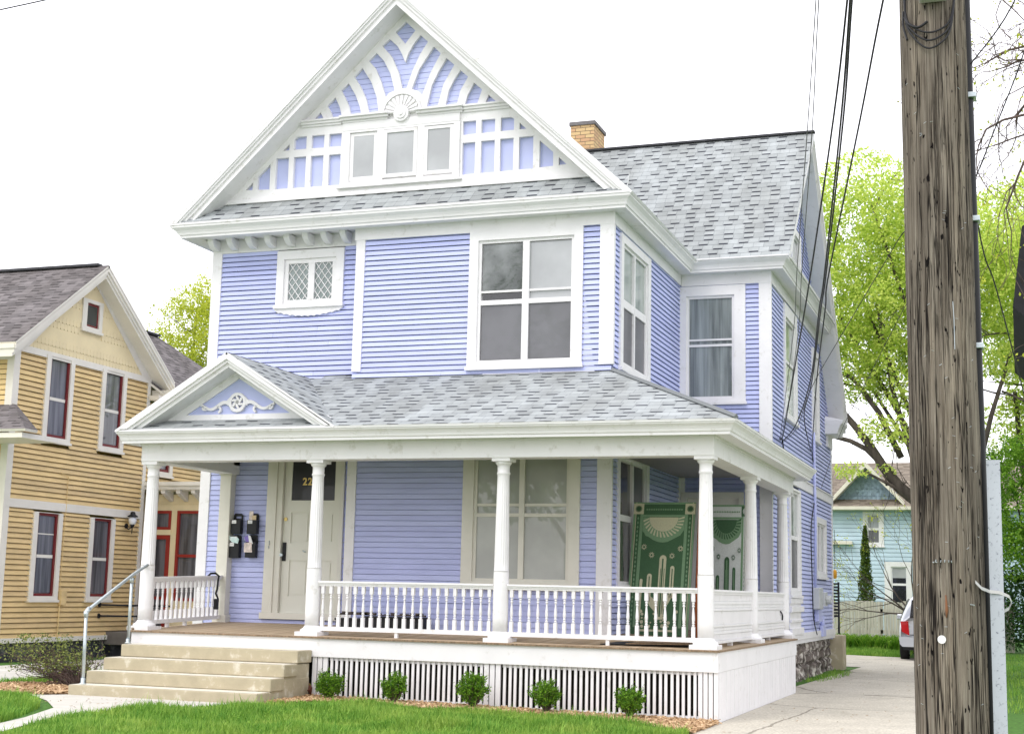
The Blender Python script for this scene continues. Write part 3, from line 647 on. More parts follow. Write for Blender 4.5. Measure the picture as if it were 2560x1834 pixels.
fan = [[(-5.365,9.407),(-5.197,9.242),(-5.362,9.042),(-5.532,9.252)],
[(-5.753,9.050),(-5.630,9.152),(-5.487,9.014),(-5.410,8.882),(-5.351,8.746),(-5.303,8.880),(-5.218,9.026),(-5.108,9.159),(-4.975,9.033),(-5.104,8.847),(-5.220,8.594),(-5.317,8.312),(-5.388,8.318),(-5.456,8.583),(-5.582,8.856)],
[(-5.978,8.830),(-5.851,8.949),(-5.714,8.802),(-5.597,8.582),(-5.514,8.297),(-5.603,8.272),(-5.662,8.201),(-5.756,8.477),(-5.856,8.695)],
[(-6.218,8.593),(-6.084,8.726),(-5.919,8.476),(-5.818,8.224),(-5.771,7.943),(-5.934,7.950),(-5.999,8.207),(-6.102,8.420)],
[(-6.437,8.389),(-6.313,8.498),(-6.186,8.294),(-6.104,8.096),(-6.069,7.944),(-6.245,7.945),(-6.297,8.131),(-6.370,8.275)],
[(-6.671,8.157),(-6.536,8.283),(-6.455,8.129),(-6.402,7.943),(-6.564,7.940),(-6.607,8.056)],
[(-6.911,7.938),(-6.786,8.063),(-6.716,7.938)],
[(-4.876,8.946),(-4.756,8.820),(-4.909,8.545),(-5.046,8.189),(-5.112,8.250),(-5.227,8.296),(-5.113,8.600)],
[(-4.658,8.734),(-4.524,8.614),(-4.697,8.318),(-4.784,7.955),(-4.974,7.955),(-4.892,8.320),(-4.776,8.545)],
[(-4.423,8.518),(-4.291,8.396),(-4.414,8.188),(-4.466,7.955),(-4.661,7.955),(-4.606,8.207),(-4.524,8.369)],
[(-4.191,8.291),(-4.057,8.169),(-4.130,7.955),(-4.337,7.955),(-4.290,8.108)],
[(-3.951,8.075),(-3.829,7.963),(-3.999,7.956)]]
holes = lowR+[mir(p) for p in lowR]+upR+[mir(p) for p in upR]+fan
def ccw(p): return p if sum((p[i][0]*p[(i+1) % len(p)][1]-p[(i+1) % len(p)][0]*p[i][1]) for i in range(len(p))) > 0 else p[::-1]
def board_with_holes(mb, P, outer, holes, d0, d1):
    loops = [ccw(outer)]+[ccw(h)[::-1] for h in holes]
    tri = tessellate_polygon([[Vector((a, b, 0)) for a, b in L] for L in loops])
    flat = [q for L in loops for q in L]; n = len(flat)
    vs = [P(u, z, d1) for u, z in flat]+[P(u, z, d0) for u, z in flat]
    fs = [tuple(t) for t in tri]; k = 0
    for L in loops:
        m_ = len(L)
        for i in range(m_): fs.append((k+i, k+(i+1) % m_, n+k+(i+1) % m_, n+k+i))
        k += m_
    mb.add(vs, fs)
mb = MB(); zt = lambda x: 9.88-.30-.949*abs(x-CX)
board_with_holes(mb, PG, [(-8.6, 6.60), (-2.15, 6.60), (-2.15, zt(-2.15)), (CX, zt(CX)), (-8.6, zt(-8.6))], holes, -.05, .012)
mb.fbox(PG, -8.5, -2.25, 6.66, 6.72, .0, .04)
mb.build('gable_fretwork', W, H, .002)
# medallion
mb = MB(); c = (-5.36, 7.905)
def arc(r, a0, a1, n, c=c): return [(c[0]+r*cos(a0+(a1-a0)*k/n), c[1]+r*sin(a0+(a1-a0)*k/n)) for k in range(n+1)]
mb.fpoly(PG, arc(.385, 0, pi, 24)+[], .012, .03)
mb.fpoly(PG, arc(.30, 0, pi, 24), .03, .055)
for k in range(11):
    a = pi*(k+.5)/11
    mb.fpoly(PG, [(c[0]+.12*cos(a-.03), c[1]+.12*sin(a-.03)), (c[0]+.275*cos(a-.095), c[1]+.275*sin(a-.095)), (c[0]+.29*cos(a), c[1]+.29*sin(a)), (c[0]+.275*cos(a+.095), c[1]+.275*sin(a+.095)), (c[0]+.12*cos(a+.03), c[1]+.12*sin(a+.03))], .055, .078)
for k in range(24):
    a0, a1 = pi*k/24, pi*(k+1)/24
    mb.fpoly(PG, [(c[0]+.30*cos(a0), c[1]+.30*sin(a0)), (c[0]+.33*cos(a0), c[1]+.33*sin(a0)), (c[0]+.33*cos(a1), c[1]+.33*sin(a1)), (c[0]+.30*cos(a1), c[1]+.30*sin(a1))], .03, .085)
for r0, dd in ((.125, .09), (.085, .11), (.04, .125)):
    mb.fpoly(PG, [(c[0]+r0*cos(2*pi*k/24), c[1]-.01+r0*sin(2*pi*k/24)) for k in range(24)], .02, dd)
mb.build('sunburst_medallion', W, H)
# shelf cornice of the gable
mb = MB()
for a, b, dd in ((-7.12, -6.37, .09), (-6.40, -5.57, .14), (-5.12, -4.33, .14), (-4.36, -3.57, .09)):
    mb.fbox(PG, a, b, 7.905, 7.935, .0, dd); mb.fbox(PG, a+.015, b-.015, 7.865, 7.905, .0, dd*.72); mb.fbox(PG, a+.03, b-.03, 7.83, 7.865, .0, dd*.42)
mb.fbox(PG, -6.36, -4.395, 7.70, 7.83, .0, .05)
mb.build('gable_shelf', W, H, .003)
# attic window trio
mb = MB(); mb.fbox(PG, -6.365, -6.235, 6.86, 7.665, .0, .045)
for a, b in ((-5.77, -5.655), (-5.085, -4.975), (-4.49, -4.39)): mb.fbox(PG, a, b, 6.86, 7.665, .0, .045)
mb.fbox(PG, -6.365, -4.39, 7.665, 7.70, .0, .045); mb.fbox(PG, -6.38, -4.375, 6.80, 6.86, .0, .06); mb.fbox(PG, -6.43, -4.34, 6.775, 6.80, .0, .075)
aw = mb.build('attic_window', W, H, .003)
for a, b, fr in ((-6.235, -5.77, 0), (-5.655, -5.085, .035), (-4.975, -4.49, .02)):
    s = MB(); t = .06
    s.fbox(PG, a, a+t, 6.89, 7.655, .0, .02+fr); s.fbox(PG, b-t, b, 6.89, 7.655, .0, .02+fr); s.fbox(PG, a+t, b-t, 6.89, 6.89+t, .0, .02+fr); s.fbox(PG, a+t, b-t, 7.655-t*.8, 7.655, .0, .02+fr)
    s.build('sash', W, aw, .003); MB().fbox(PG, a+t, b-t, 6.89+t, 7.655-t*.8, -.01, .016+fr*.5).build('pane', M['attic'], aw)

# --- windows
def gl(a, b, c, d): return a, b, c, d
window(PF, H, *winF2, (-4.0, -2.515, 3.93, 5.775), [(-3.94, -3.305, 5.015, 5.72, 'wavy', -.018), (-3.205, -2.56, 5.01, 5.72, 'blind_up', -.018) if 'blind_up' in M else (-3.205, -2.56, 5.01, 5.72, 'attic', -.018),
    (-3.94, -3.305, 4.87, 4.985, 'darkpane', -.030), (-3.205, -2.56, 4.87, 4.985, 'attic', -.030), (-3.94, -3.305, 3.985, 4.80, 'screen', -.010), (-3.205, -2.56, 3.985, 4.80, 'screen', -.010)],
    mull=[(-3.305, -3.205)], rails=[(4.985, 5.015, .0), (4.80, 4.87, .012)], name='window')
window(PF, H, *winF1, (-3.975, -2.535, .78, 2.60), [(-3.93, -3.285, 1.89, 2.56, 'blind', -.018), (-3.205, -2.58, 1.89, 2.56, 'blind', -.018), (-3.93, -3.285, 1.75, 1.85, 'blind', -.03), (-3.205, -2.58, 1.75, 1.85, 'blind', -.03),
    (-3.93, -3.285, .825, 1.70, 'blind', -.010), (-3.205, -2.58, .825, 1.70, 'blind', -.010)], mull=[(-3.285, -3.205)], rails=[(1.85, 1.89, .0), (1.70, 1.75, .012)], casing=M['cream_trim'])
window(PL, H, *winL2, (-7.375, -6.468, 5.015, 5.74), [(-7.30, -6.95, 5.075, 5.68, 'diamond', -.015), (-6.845, -6.50, 5.075, 5.68, 'diamond', -.015)], mull=[(-6.95, -6.845)], sw=.07, sill=True)
dw = [o for o in H.children if o.name.startswith('window')][-1]
mb = MB()
for a, b in ((-7.30, -6.95), (-6.845, -6.50)):       # lead came lattice
    wd, hg = b-a, .605
    nx, nz_ = 3, 4
    for k in range(-6, 8):
        for sg in (1, -1):
            # line z = z0 + sg*slope*(x-a)
            slope = (hg/nz_)/(wd/nx); z0 = 5.075+(k*hg/nz_) if sg > 0 else 5.075+(k*hg/nz_)
            pts = []
            for x in (a, b):
                pts.append((x, z0+sg*slope*(x-a)))
            # clip
            (xa, za), (xb, zb) = pts; L = []
            def clip(xa, za, xb, zb):
                t0, t1 = 0, 1; dz = zb-za
                for lim, s in ((5.075, 1), (5.68, -1)):
                    if abs(dz) < 1e-9: continue
                    t = (lim-za)/dz
                    if (dz > 0) == (s > 0): t0 = max(t0, t)
                    else: t1 = min(t1, t)
                return t0, t1
            t0, t1 = clip(xa, za, xb, zb)
            if t1-t0 < .02: continue
            p = (xa+(xb-xa)*t0, za+(zb-za)*t0); q = (xa+(xb-xa)*t1, za+(zb-za)*t1)
            mb.tube([PL(p[0], p[1], -.008), PL(q[0], q[1], -.008)], .008, 4)
mb.build('lattice_muntin', W, dw)
pts = [(-7.515, 4.985), (-7.515, 4.925)]
nS = 11
for k in range(nS):
    x0 = -7.50+1.16*k/nS; x1 = -7.50+1.16*(k+1)/nS
    for t in (0.15, .5, .85):
        x = x0+(x1-x0)*t; base = 4.925-.085*(1-((x+6.92)/.58)**2)
        pts.append((x, base-.028*sin(pi*t)))
pts += [(-6.325, 4.925), (-6.325, 4.985)]
MB().fpoly(PL, pts, .0, .04).build('scalloped_apron', W, dw)
window(PW, H, *winW2, (-1.825, -1.0, 3.93, 5.71), [(-1.78, -1.045, 4.965, 5.665, 'curtain', -.018), (-1.78, -1.045, 4.87, 4.935, 'curtain', -.03), (-1.78, -1.045, 3.975, 4.83, 'screen2' if 'screen2' in M else 'curtain', -.010)], rails=[(4.935, 4.965, .0), (4.83, 4.87, .012)])
window(SR, H, *winS2, (2.58, 4.05, 3.94, 5.74), [(2.625, 3.26, 4.92, 5.695, 'sidepane', -.018), (3.33, 4.005, 4.92, 5.695, 'sidepane', -.018), (2.625, 3.26, 3.985, 4.80, 'screen', -.010), (3.33, 4.005, 3.985, 4.80, 'screen', -.010)], mull=[(3.26, 3.33)], rails=[(4.80, 4.92, .012)], sill=True)
window(SR, H, *winS1, (2.50, 4.05, .78, 2.58), [(2.545, 3.26, 1.77, 2.54, 'darkpane', -.018), (3.33, 4.005, 1.77, 2.54, 'screen', -.018), (2.545, 3.26, .825, 1.68, 'darkpane', -.010), (3.33, 4.005, .825, 1.68, 'darkpane', -.010)], mull=[(3.26, 3.33)], rails=[(1.68, 1.77, .012)])
window(SW, H, *g1, (7.93, 9.12, 3.87, 5.60), [(7.98, 9.07, 4.85, 5.55, 'sidepane', -.018), (7.98, 9.07, 3.92, 4.80, 'sidepane', -.010)], rails=[(4.80, 4.85, .012)])
window(SW, H, *g2, (11.58, 12.32, 3.88, 5.52), [(11.63, 12.27, 4.75, 5.47, 'sidepane', -.018), (11.63, 12.27, 3.93, 4.70, 'attic', -.010)], rails=[(4.70, 4.75, .012)])
wz = window(SW, H, 8.25, 9.62, .68, 2.60, (8.38, 9.45, .78, 2.56), [(8.43, 9.40, 1.75, 2.51, 'sidepane', -.018), (8.43, 9.40, .83, 1.68, 'screen', -.010)], rails=[(1.68, 1.75, .012)])
mb = MB(); mb.fbox(SW, 8.25, 9.60, .0, .66, -.02, .03); mb.fbox(SW, 8.2, 9.72, .40, .50, .0, .07); mb.fbox(SW, 8.2, 9.66, .55, .64, .0, .06); mb.fbox(SW, 8.25, 9.66, .22, .27, .0, .055); mb.fbox(SW, 8.25, 9.7, .0, .12, .0, .07)
mb.build('window_apron', W, wz, .006)
window(SW, H, *g4, (11.92, 13.18, 1.16, 2.15), [(12.0, 12.5, 1.2, 2.10, 'darkpane', -.014), (12.56, 13.12, 1.2, 2.10, 'sidepane', -.014)], mull=[(12.5, 12.56)])
window(SW, H, *g5, (8.9, 9.8, 6.85, 7.40), [(8.95, 9.75, 6.9, 7.35, 'attic', -.014)])

# --- front door
mb = MB(); CT = M['cream_trim']
mb.fbox(PL, -7.475, -7.31, .25, 2.62, -.03, .05); mb.fbox(PL, -7.31, -7.215, .25, 2.62, -.10, .028); mb.fbox(PL, -6.235, -6.165, .25, 2.62, -.05, .05); mb.fbox(PL, -7.51, -6.10, .155, .25, -.05, .06)
mb.fbox(PL, -7.215, -6.235, 2.60, 2.66, -.1, .03)
mb.build('door_frame', CT, H, .004)
mb = MB(); dz0 = .25; P2 = front(Y2+.03)
board_with_holes(mb, P2, [(-7.21, dz0), (-6.24, dz0), (-6.24, 2.60), (-7.21, 2.60)], [[(-7.092, 1.952), (-6.357, 1.952), (-6.357, 2.545), (-7.092, 2.545)]]+
    [[(a, z0), (b, z0), (b, z1), (a, z1)] for a, b in ((-7.08, -6.77), (-6.68, -6.36)) for z0, z1 in ((.50, 1.04), (1.30, 1.77))], -.045, .0)
mb.fbox(P2, -7.21, -6.24, dz0, 2.60, -.05, -.02)
for a, b in ((-7.08, -6.77), (-6.68, -6.36)):
    for z0, z1 in ((.50, 1.04), (1.30, 1.77)): mb.fbox(P2, a+.03, b-.03, z0+.03, z1-.03, -.03, -.008)
door = mb.build('front_door', M['door'], H)
MB().fbox(P2, -7.092, -6.357, 1.952, 2.545, -.03, -.012).build('window_pane', M['doorpane'], door)
mb = MB(); mb.fbox(P2, -7.20, -7.14, 1.03, 1.31, .0, .018); mb.build('lock_plate', M['black'], door, .004)
mb = MB(); mb.tube([P2(-7.185, 1.12, .018), P2(-7.185, 1.12, .05)], .012, 8); mb.tube([P2(-7.185, 1.12, .05), P2(-7.185, 1.12, .085)], [.02, .026], 12); mb.build('door_knob', M['galv'], door)
mb = MB(); mb.tube([P2(-7.17, 1.665, .0), P2(-7.17, 1.665, .014)], .03, 16); mb.build('deadbolt', M['brass'], door)
mb = MB(); mb.tube([P2(-6.83, 1.175, .0), P2(-6.83, 1.175, .03)], .008, 8); mb.tube([P2(-6.845, 1.19, .03), P2(-6.79, 1.17, .035)], .008, 8); mb.build('bell_turn', M['galv'], door)
def text(s, P, u, z, d, size, m, parent, name, face='front'):
    cu = bpy.data.curves.new(name, 'FONT'); cu.body = s; cu.size = size; cu.extrude = .003; cu.offset = .004*size/.15; cu.space_character = 1.15
    o = bpy.data.objects.new(name, cu); sc.collection.objects.link(o)
    bpy.context.view_layer.update()
    me = bpy.data.meshes.new_from_object(o); bpy.data.objects.remove(o); me.materials.clear(); me.materials.append(m)
    o = bpy.data.objects.new(name, me); sc.collection.objects.link(o)
    R = Matrix.Rotation(pi/2, 4, 'X') if face == 'front' else Matrix.Rotation(pi/2, 4, 'Z') @ Matrix.Rotation(pi/2, 4, 'X')
    me.transform(Matrix.Translation(P(u, z, d)) @ R)
    o.parent = parent
    if parent and parent.name in WLOC: o.matrix_parent_inverse = Matrix.Translation(-WLOC[parent.name])
    return o
text('22', P2, -6.915, 2.19, -.010, .155, M['gold'], door, 'house_number')
mb = MB(); mb.tube([PL(-7.395, 1.27, .05), PL(-7.39, 1.30, .065), PL(-7.395, 1.33, .05)], .008, 6); mb.tube([PL(-7.40, 1.22, .05), PL(-7.395, 1.235, .07), PL(-7.40, 1.25, .05)], .008, 6)
mb.build('coat_hook', M['galv'], H)
# side porch door in the wing
mb = MB(); mb.fbox(PW, -1.90, -1.80, .08, 2.36, -.02, .05); mb.fbox(PW, -.93, -.85, .08, 2.36, -.02, .05); mb.fbox(PW, -1.80, -.93, 2.26, 2.36, -.02, .05)
mb.fbox(PW, -1.80, -.93, .08, 2.26, -.05, -.02); mb.build('side_door', CT, H, .004)

# --- porch: deck
def deckz(x, y):
    k = min(max(y, 0), max(-x, 0)*1.15)
    return .040*min(k, 2.6)
mb = MB(); xs = rng(-8.22, .02, .2); ys = rng(-.03, 6.40, .2); vs = [(x, y, deckz(x, y)) for y in ys for x in xs]; n = len(xs)
fs = [(j*n+i, j*n+i+1, (j+1)*n+i+1, (j+1)*n+i) for j in range(len(ys)-1) for i in range(n-1) if not (xs[i] < XR-.25 and ys[j] > 2.4)]
mb.add(vs, fs); mb.build('porch_floor', M['floor'], H)
mb = MB(); mb.box(-8.22, .02, -.03, .02, -.022, -.001); mb.box(0, .02, .02, 6.40, -.022, -.001); mb.box(-8.22, -8.2, .02, 2.3, -.022, .03); mb.build('floor_nosing', M['floor_edge'], H)
mb = MB(); mb.box(-8.2, .0, .0, .03, -.26, -.022); mb.box(-.03, .0, .03, 6.41, -.26, -.022); mb.box(-8.2, -8.17, .03, 2.34, -.26, .0); mb.build('porch_fascia', W, H, .003)
mb = MB(); y0_, y1_ = .035, .055
x = -5.40
groups = [(-5.40, -5.17, .075, .062), (-2.985, -2.755, .075, .062), (-.245, -.0, .06, .05)]
for a, b, p_, w_ in groups:
    q = a
    while q < b-.02: mb.box(q, q+w_, y0_-.012, y1_, gz(q, 0)-.04, -.262); q += p_+.003
for a, b in ((-5.165, -2.99), (-2.75, -.25)):
    n = int((b-a)/.0705)
    for k in range(n):
        q = a+(b-a)*(k+.5)/n; j = random.uniform(-.003, .003)
        mb.box(q-.0175+j, q+.0175+j, y0_, y1_, gz(q, 0)-.04, -.262)
    mb.box(a, b, y1_+.001, y1_+.02, -.30, -.262); mb.box(a, b, y1_+.001, y1_+.02, gz(a, 0)-.05, gz(a, 0)+.05)
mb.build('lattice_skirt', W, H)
mb = MB(); q = .10
while q < 6.3:
    mb.box(-.022, -.004-random.uniform(0, .004), q, q+.083, gz(0, 1)-.1, -.262); q += .089
mb.box(-.06, -.026, .06, 6.35, gz(0, 1)-.1, -.262)
mb.build('board_skirt', W, H, .002)
mb = MB(); mb.box(-8.1, -.07, .6, .63, -1.0, -.27); mb.box(-8.1, -.07, .07, .6, gz(-3, 0)-.02, gz(-3, 0)+.008); mb.box(-8.16, -8.13, .1, 2.3, -.9, -.26); mb.build('crawl_space_shade', M['void'], H)  # dark ground and upright sheets painted in as the shade behind the lattice
# --- porch: beams, ceiling, eaves
mb = MB(); mb.box(-8.275, -.067, .087, .365, 2.35, 2.60); mb.box(-.345, -.067, .365, 6.62, 2.35, 2.60); mb.box(-8.275, -8.0, .365, Y2+.0, 2.35, 2.60)
mb.box(-.345, -.067, 6.62, 6.66, 2.30, 2.60)
mb.build('porch_beam', W, H, .004)
mb = MB(); mb.add([(-8.2, .2, 2.602), (-.1, .2, 2.602), (-.1, 6.6, 2.602), (-8.2, 6.6, 2.602)], [(0,1,2,3)]); mb.build('porch_ceiling', mat('ceiling_paint', (.27, .26, .26), .7, .05, 3), H)
pp = [(.0, 2.605), (.0, 2.575), (.018, 2.575), (.018, 2.605), (.225, 2.598), (.228, 2.582), (.240, 2.582), (.243, 2.618), (.258, 2.625), (.268, 2.655), (.286, 2.685), (.306, 2.705), (.318, 2.715), (.322, 2.735), (.335, 2.738), (.335, 2.756), (.2, 2.77)]
def ppath(d): return [(-8.275-d*.72, 2.34), (-8.275-d*.72, .087-d), (-.067+d, .087-d), (-.067+d, 6.75+d*.9), (XW+.02, 6.75+d*.9)]
mb = MB(); sweep(mb, ppath, pp, 0, True); mb.build('porch_cornice', W, H)
mb = MB(); mb.add([(-.4, 6.6, 2.598), (.16, 6.6, 2.598), (.16, 6.98, 2.598), (-.4, 6.98, 2.598)], [(0,1,2,3)]); mb.build('soffit', W, H)
# --- porch roof
S = .424; EZ, EY, EX = 2.765, -.255, .272
mb = MB()
xg0, xg1 = -8.51, -5.09; gx = -6.78; gap_z = 3.815; GS = (gap_z-2.765)/1.715
zf = lambda y: EZ+S*(y-EY)
yr = EY+(gap_z-EZ)/S
# front slope to the right of the gable valley
hipx, hipz = XR+.03, zf(Y1)
kx = (EX-hipx)
roofslab(mb, [(gx, yr, gap_z), (xg1, EY, EZ), (EX, EY, EZ), (EX-(2.40-EY)*(EX-hipx)/(Y1-EY), 2.40, zf(2.40))][:0] or [(xg1, EY, EZ), (EX, EY, EZ), (hipx, Y1+.02, zf(Y1+.02)), (-5.9, Y1+.02, zf(Y1+.02)), (gx, yr, gap_z)], (1, 0, 0))
roofslab(mb, [(-9.0+.3, 2.30, zf(2.30)), (-5.9, 2.37, zf(2.37)), (-5.9, Y1, zf(Y1)), (-6.6, 2.0, zf(2.0))][:0] or [(-6.6, 2.0, zf(2.0)-.01), (-5.95, 2.0, zf(2.0)-.002), (-5.95, 2.38, zf(2.38)-.002), (-6.6, 2.38, zf(2.38)-.01)], (1, 0, 0))
# side slope
roofslab(mb, [(EX, EY, EZ), (EX, 7.07, EZ), (XR, 7.07, zf(Y1)), (XR, Y1, zf(Y1)), (hipx, Y1, zf(Y1))], (0, 1, 0), uo=(.2, 0))
# gable slopes
roofslab(mb, [(xg1, EY, EZ), (gx, EY, gap_z), (gx, yr, gap_z)], (0, 1, 0), uo=(0, .03))
roofslab(mb, [(xg0, EY, EZ-.005), (gx, EY, gap_z), (gx, 2.38, gap_z), (xg0, 2.38, EZ-.005)], (0, 1, 0), uo=(.5, .03))
# little skirt under the pediment
roofslab(mb, [(-8.46, EY+.02, EZ+.004), (-5.12, EY+.02, EZ+.004), (-5.3, .2, zf(.2)), (-8.25, .2, zf(.2))], (1, 0, 0), uo=(.1, 0))
mb.build('porch_roof', [M['roof'], W], H)
mb = MB(); mb.tube([(hipx-.02, Y1, zf(Y1)+.01), (EX, EY, EZ+.012)], .035, 4); mb.build('hip_cap', M['roof'], H)
mb = MB()
for (a, b, f) in ((.04, .095, EY), (.095, .14, EY+.03), (.14, .20, EY+.07)):
    for xe in (xg0, xg1):
        s_ = 1 if xe > gx else -1; zl = EZ+.008
        pts = [(gx, gap_z-a), (gx+s_*(gap_z-a-zl)/GS, zl), (gx+s_*(gap_z-b-zl)/GS, zl), (gx, gap_z-b)]
        vs = [(u, f, z) for u, z in pts]+[(u, .22, z) for u, z in pts]
        mb.add(vs, [(0,1,2,3), (7,6,5,4), (0,4,5,1), (1,5,6,2), (2,6,7,3), (3,7,4,0)])
mb.build('rake_board', W, H)
PT = front(.13)
tz = lambda x: gap_z-.19-GS*abs(x-gx)
mb = MB(); board_with_holes(mb, PT, [(-8.3, 2.86), (-5.26, 2.86), (-5.26, 2.89), (gx, tz(gx)), (-8.3, 2.89)], [[(-7.60, 3.0), (-5.96, 3.0), (-6.78, 3.50)]], -.03, .012); mb.build('pediment_frame', W, H)
MB().fpoly(front(.145), [(-7.8, 2.95), (-5.8, 2.95), (-6.78, 3.6)], -.02, 0).build('pediment_panel', M['panel_blue'], H)
# scroll ornament
mb = MB(); oc = (-6.785, 3.165)
def ribbon(pts, w, d0, d1):
    vs = []; n = len(pts)
    for i, (x, z) in enumerate(pts):
        a = pts[max(i-1, 0)]; b = pts[min(i+1, n-1)]; t = Vector((b[0]-a[0], b[1]-a[1])).normalized(); ww = w[i] if isinstance(w, list) else w
        nx, nz_ = -t.y*ww/2, t.x*ww/2
        vs += [PT(x+nx, z+nz_, d0), PT(x-nx, z-nz_, d0), PT(x+nx, z+nz_, d1), PT(x-nx, z-nz_, d1)]
    fs = []
    for i in range(n-1):
        a, b = i*4, i*4+4
        fs += [(a+2, a+3, b+3, b+2), (a, a+2, b+2, b), (a+1, b+1, b+3, a+3)]
    fs += [(0, 1, 3, 2), ((n-1)*4, (n-1)*4+2, (n-1)*4+3, (n-1)*4+1)]
    mb.add(vs, fs)
ring = [(oc[0]+.115*cos(2*pi*k/28), oc[1]+.115*sin(2*pi*k/28)) for k in range(29)]; ribbon(ring, .04, -.01, .03)
for q in range(6):
    a0 = 2*pi*q/6; ribbon([(oc[0]+r*cos(a0+r*9), oc[1]+r*sin(a0+r*9)) for r in (.01, .03, .05, .07, .09)], [.03, .035, .035, .03, .02], -.01, .028)
for s in (-1, 1):
    L = []
    for k in range(26):
        t = k/25; x = .13+.45*t; z = -.03+.055*sin(t*2*pi*1.0+.6)*(1-.3*t)-.02
        L.append((oc[0]+s*x, oc[1]+z))
    ribbon(L, [.05-.018*k/25 for k in range(26)], -.01, .028)
    for (cx_, cz_, r0, ph, tw) in ((.30, -.085, .055, .5, 1), (.53, -.06, .05, 1.2, -1)):
        ribbon([(oc[0]+s*(cx_+r*cos(ph+tw*r*75)), oc[1]+cz_+r*sin(ph+tw*r*75)) for r in [r0*(1-j/22) for j in range(19)]], .026, -.01, .028)
    mb.fpoly(PT, [(oc[0]+s*.09, oc[1]+.10), (oc[0]+s*.165, oc[1]+.03), (oc[0]+s*.15, oc[1]-.05), (oc[0]+s*.10, oc[1]-.03)], -.01, .024)
mb.fpoly(PT, [(oc[0]-.11, oc[1]-.10), (oc[0]+.11, oc[1]-.10), (oc[0]+.05, oc[1]-.135), (oc[0], oc[1]-.145), (oc[0]-.05, oc[1]-.135)], -.01, .026)
mb.build('scroll_ornament', W, H)
# --- chimney
mb = MB(); cx0, cx1, cy0, cy1 = -5.05, -4.55, 9.92, 10.72
for (a, b, c_, d_, z0, z1) in ((cx0, cx1, cy0, cy1, 8.3, 10.18),):
    P_ = [(a,c_),(b,c_),(b,d_),(a,d_)]; U = [0, b-a, b-a+d_-c_, 2*(b-a)+d_-c_, 2*(b-a+d_-c_)]
    for i in range(4):
        p, q = P_[i], P_[(i+1) % 4]
        mb.add([(p[0],p[1],z0),(q[0],q[1],z0),(q[0],q[1],z1),(p[0],p[1],z1)], [(0,1,2,3)], 0, [[(U[i],z0),(U[i+1],z0),(U[i+1],z1),(U[i],z1)]])
    mb.add([(p[0], p[1], z1) for p in P_], [(0,1,2,3)], 0, [[(0,0)]*4])
ch = mb.build('chimney', brickmat('buff_brick', (.62, .45, .22), (.55, .33, .18), (.22, .15, .09), .21, .075), H)
mb = MB(); mb.box(cx0-.03, cx1+.03, cy0-.03, cy1+.03, 10.18, 10.26); mb.box(cx0+.12, cx1-.12, cy0+.12, cy1-.12, 10.26, 10.30); mb.build('cap', mat('chimney_cap', (.17, .16, .16), .8, .2, 8), ch, .006)

# --- columns
def column(cx, cy, z0):
    mb = MB()
    prof = [(.097, z0+.11), (.099, z0+.3), (.099, .88), (.097, .90), (.0975, .9001)]
    for k in range(13): z = .905+(2.12-.905)*k/12; prof.append((.0965-.0165*(k/12)**1.4, z))
    prof += [(.080, 2.135), (.087, 2.145), (.087, 2.165), (.080, 2.172), (.080, 2.255), (.088, 2.262), (.100, 2.275), (.108, 2.292), (.108, 2.305)]
    mb.lathe((cx, cy), prof, 80, 0, True, (.905, 2.12, 18))
    c = mb.build('porch_column', W, H)
    mb = MB(); mb.box(cx-.17, cx+.17, cy-.17, cy+.17, z0-.005, z0+.05)
    mb.lathe((cx, cy), [(.155, z0+.05), (.158, z0+.065), (.150, z0+.08), (.128, z0+.092), (.112, z0+.105), (.10, z0+.13)], 40); mb.build('plinth', W, c, .003)
    MB().box(cx-.125, cx+.125, cy-.125, cy+.125, 2.305, 2.352).build('abacus', W, c, .003)
for cx in (-8.15, -5.537, -2.857, -.197): column(cx, .225, .006)
for cy in (3.36, 6.30): column(-.197, cy, .008)
# pilaster where the left railing meets the wall
mb = MB(); mb.box(-8.245, -8.055, 2.20, 2.35, .08, 2.33); mb.box(-8.26, -8.04, 2.185, 2.35, 2.33, 2.35); mb.box(-8.25, -8.05, 2.195, 2.35, 2.35, 2.43); mb.box(-8.27, -8.02, 2.175, 2.35, 2.43, 2.48); mb.box(-8.285, -8.0, 2.16, 2.35, 2.48, 2.56)
mb.box(-8.26, -8.03, 2.19, 2.35, .08, .2)
mb.build('pilaster', CT, H, .006)
# --- railings with turned balusters
bal_me = None
def baluster(parent, x, y, z0, z1):
    global bal_me
    if bal_me is None:
        mb = MB(); q = .022
        h = .53
        mb.box(-q, q, -q, q, 0, .13*h/.53); mb.box(-q, q, -q, q, .43, h)
        prof = [(.012, .13), (.013, .135), (.020, .142), (.020, .150), (.012, .156), (.012, .163), (.020, .170), (.020, .178), (.012, .185), (.019, .20), (.021, .225), (.019, .26), (.014, .315), (.011, .355), (.012, .365), (.019, .372), (.019, .38), (.012, .386), (.012, .396), (.019, .403), (.019, .411), (.013, .418), (.016, .43)]
        mb.lathe((0, 0), prof, 10)
        o = mb.build('baluster', W, None); bal_me = o.data; bpy.data.objects.remove(o)
    o = bpy.data.objects.new('baluster', bal_me); sc.collection.objects.link(o); o.location = (x, y, z0); o.scale = (1, 1, (z1-z0)/.53); o.parent = parent
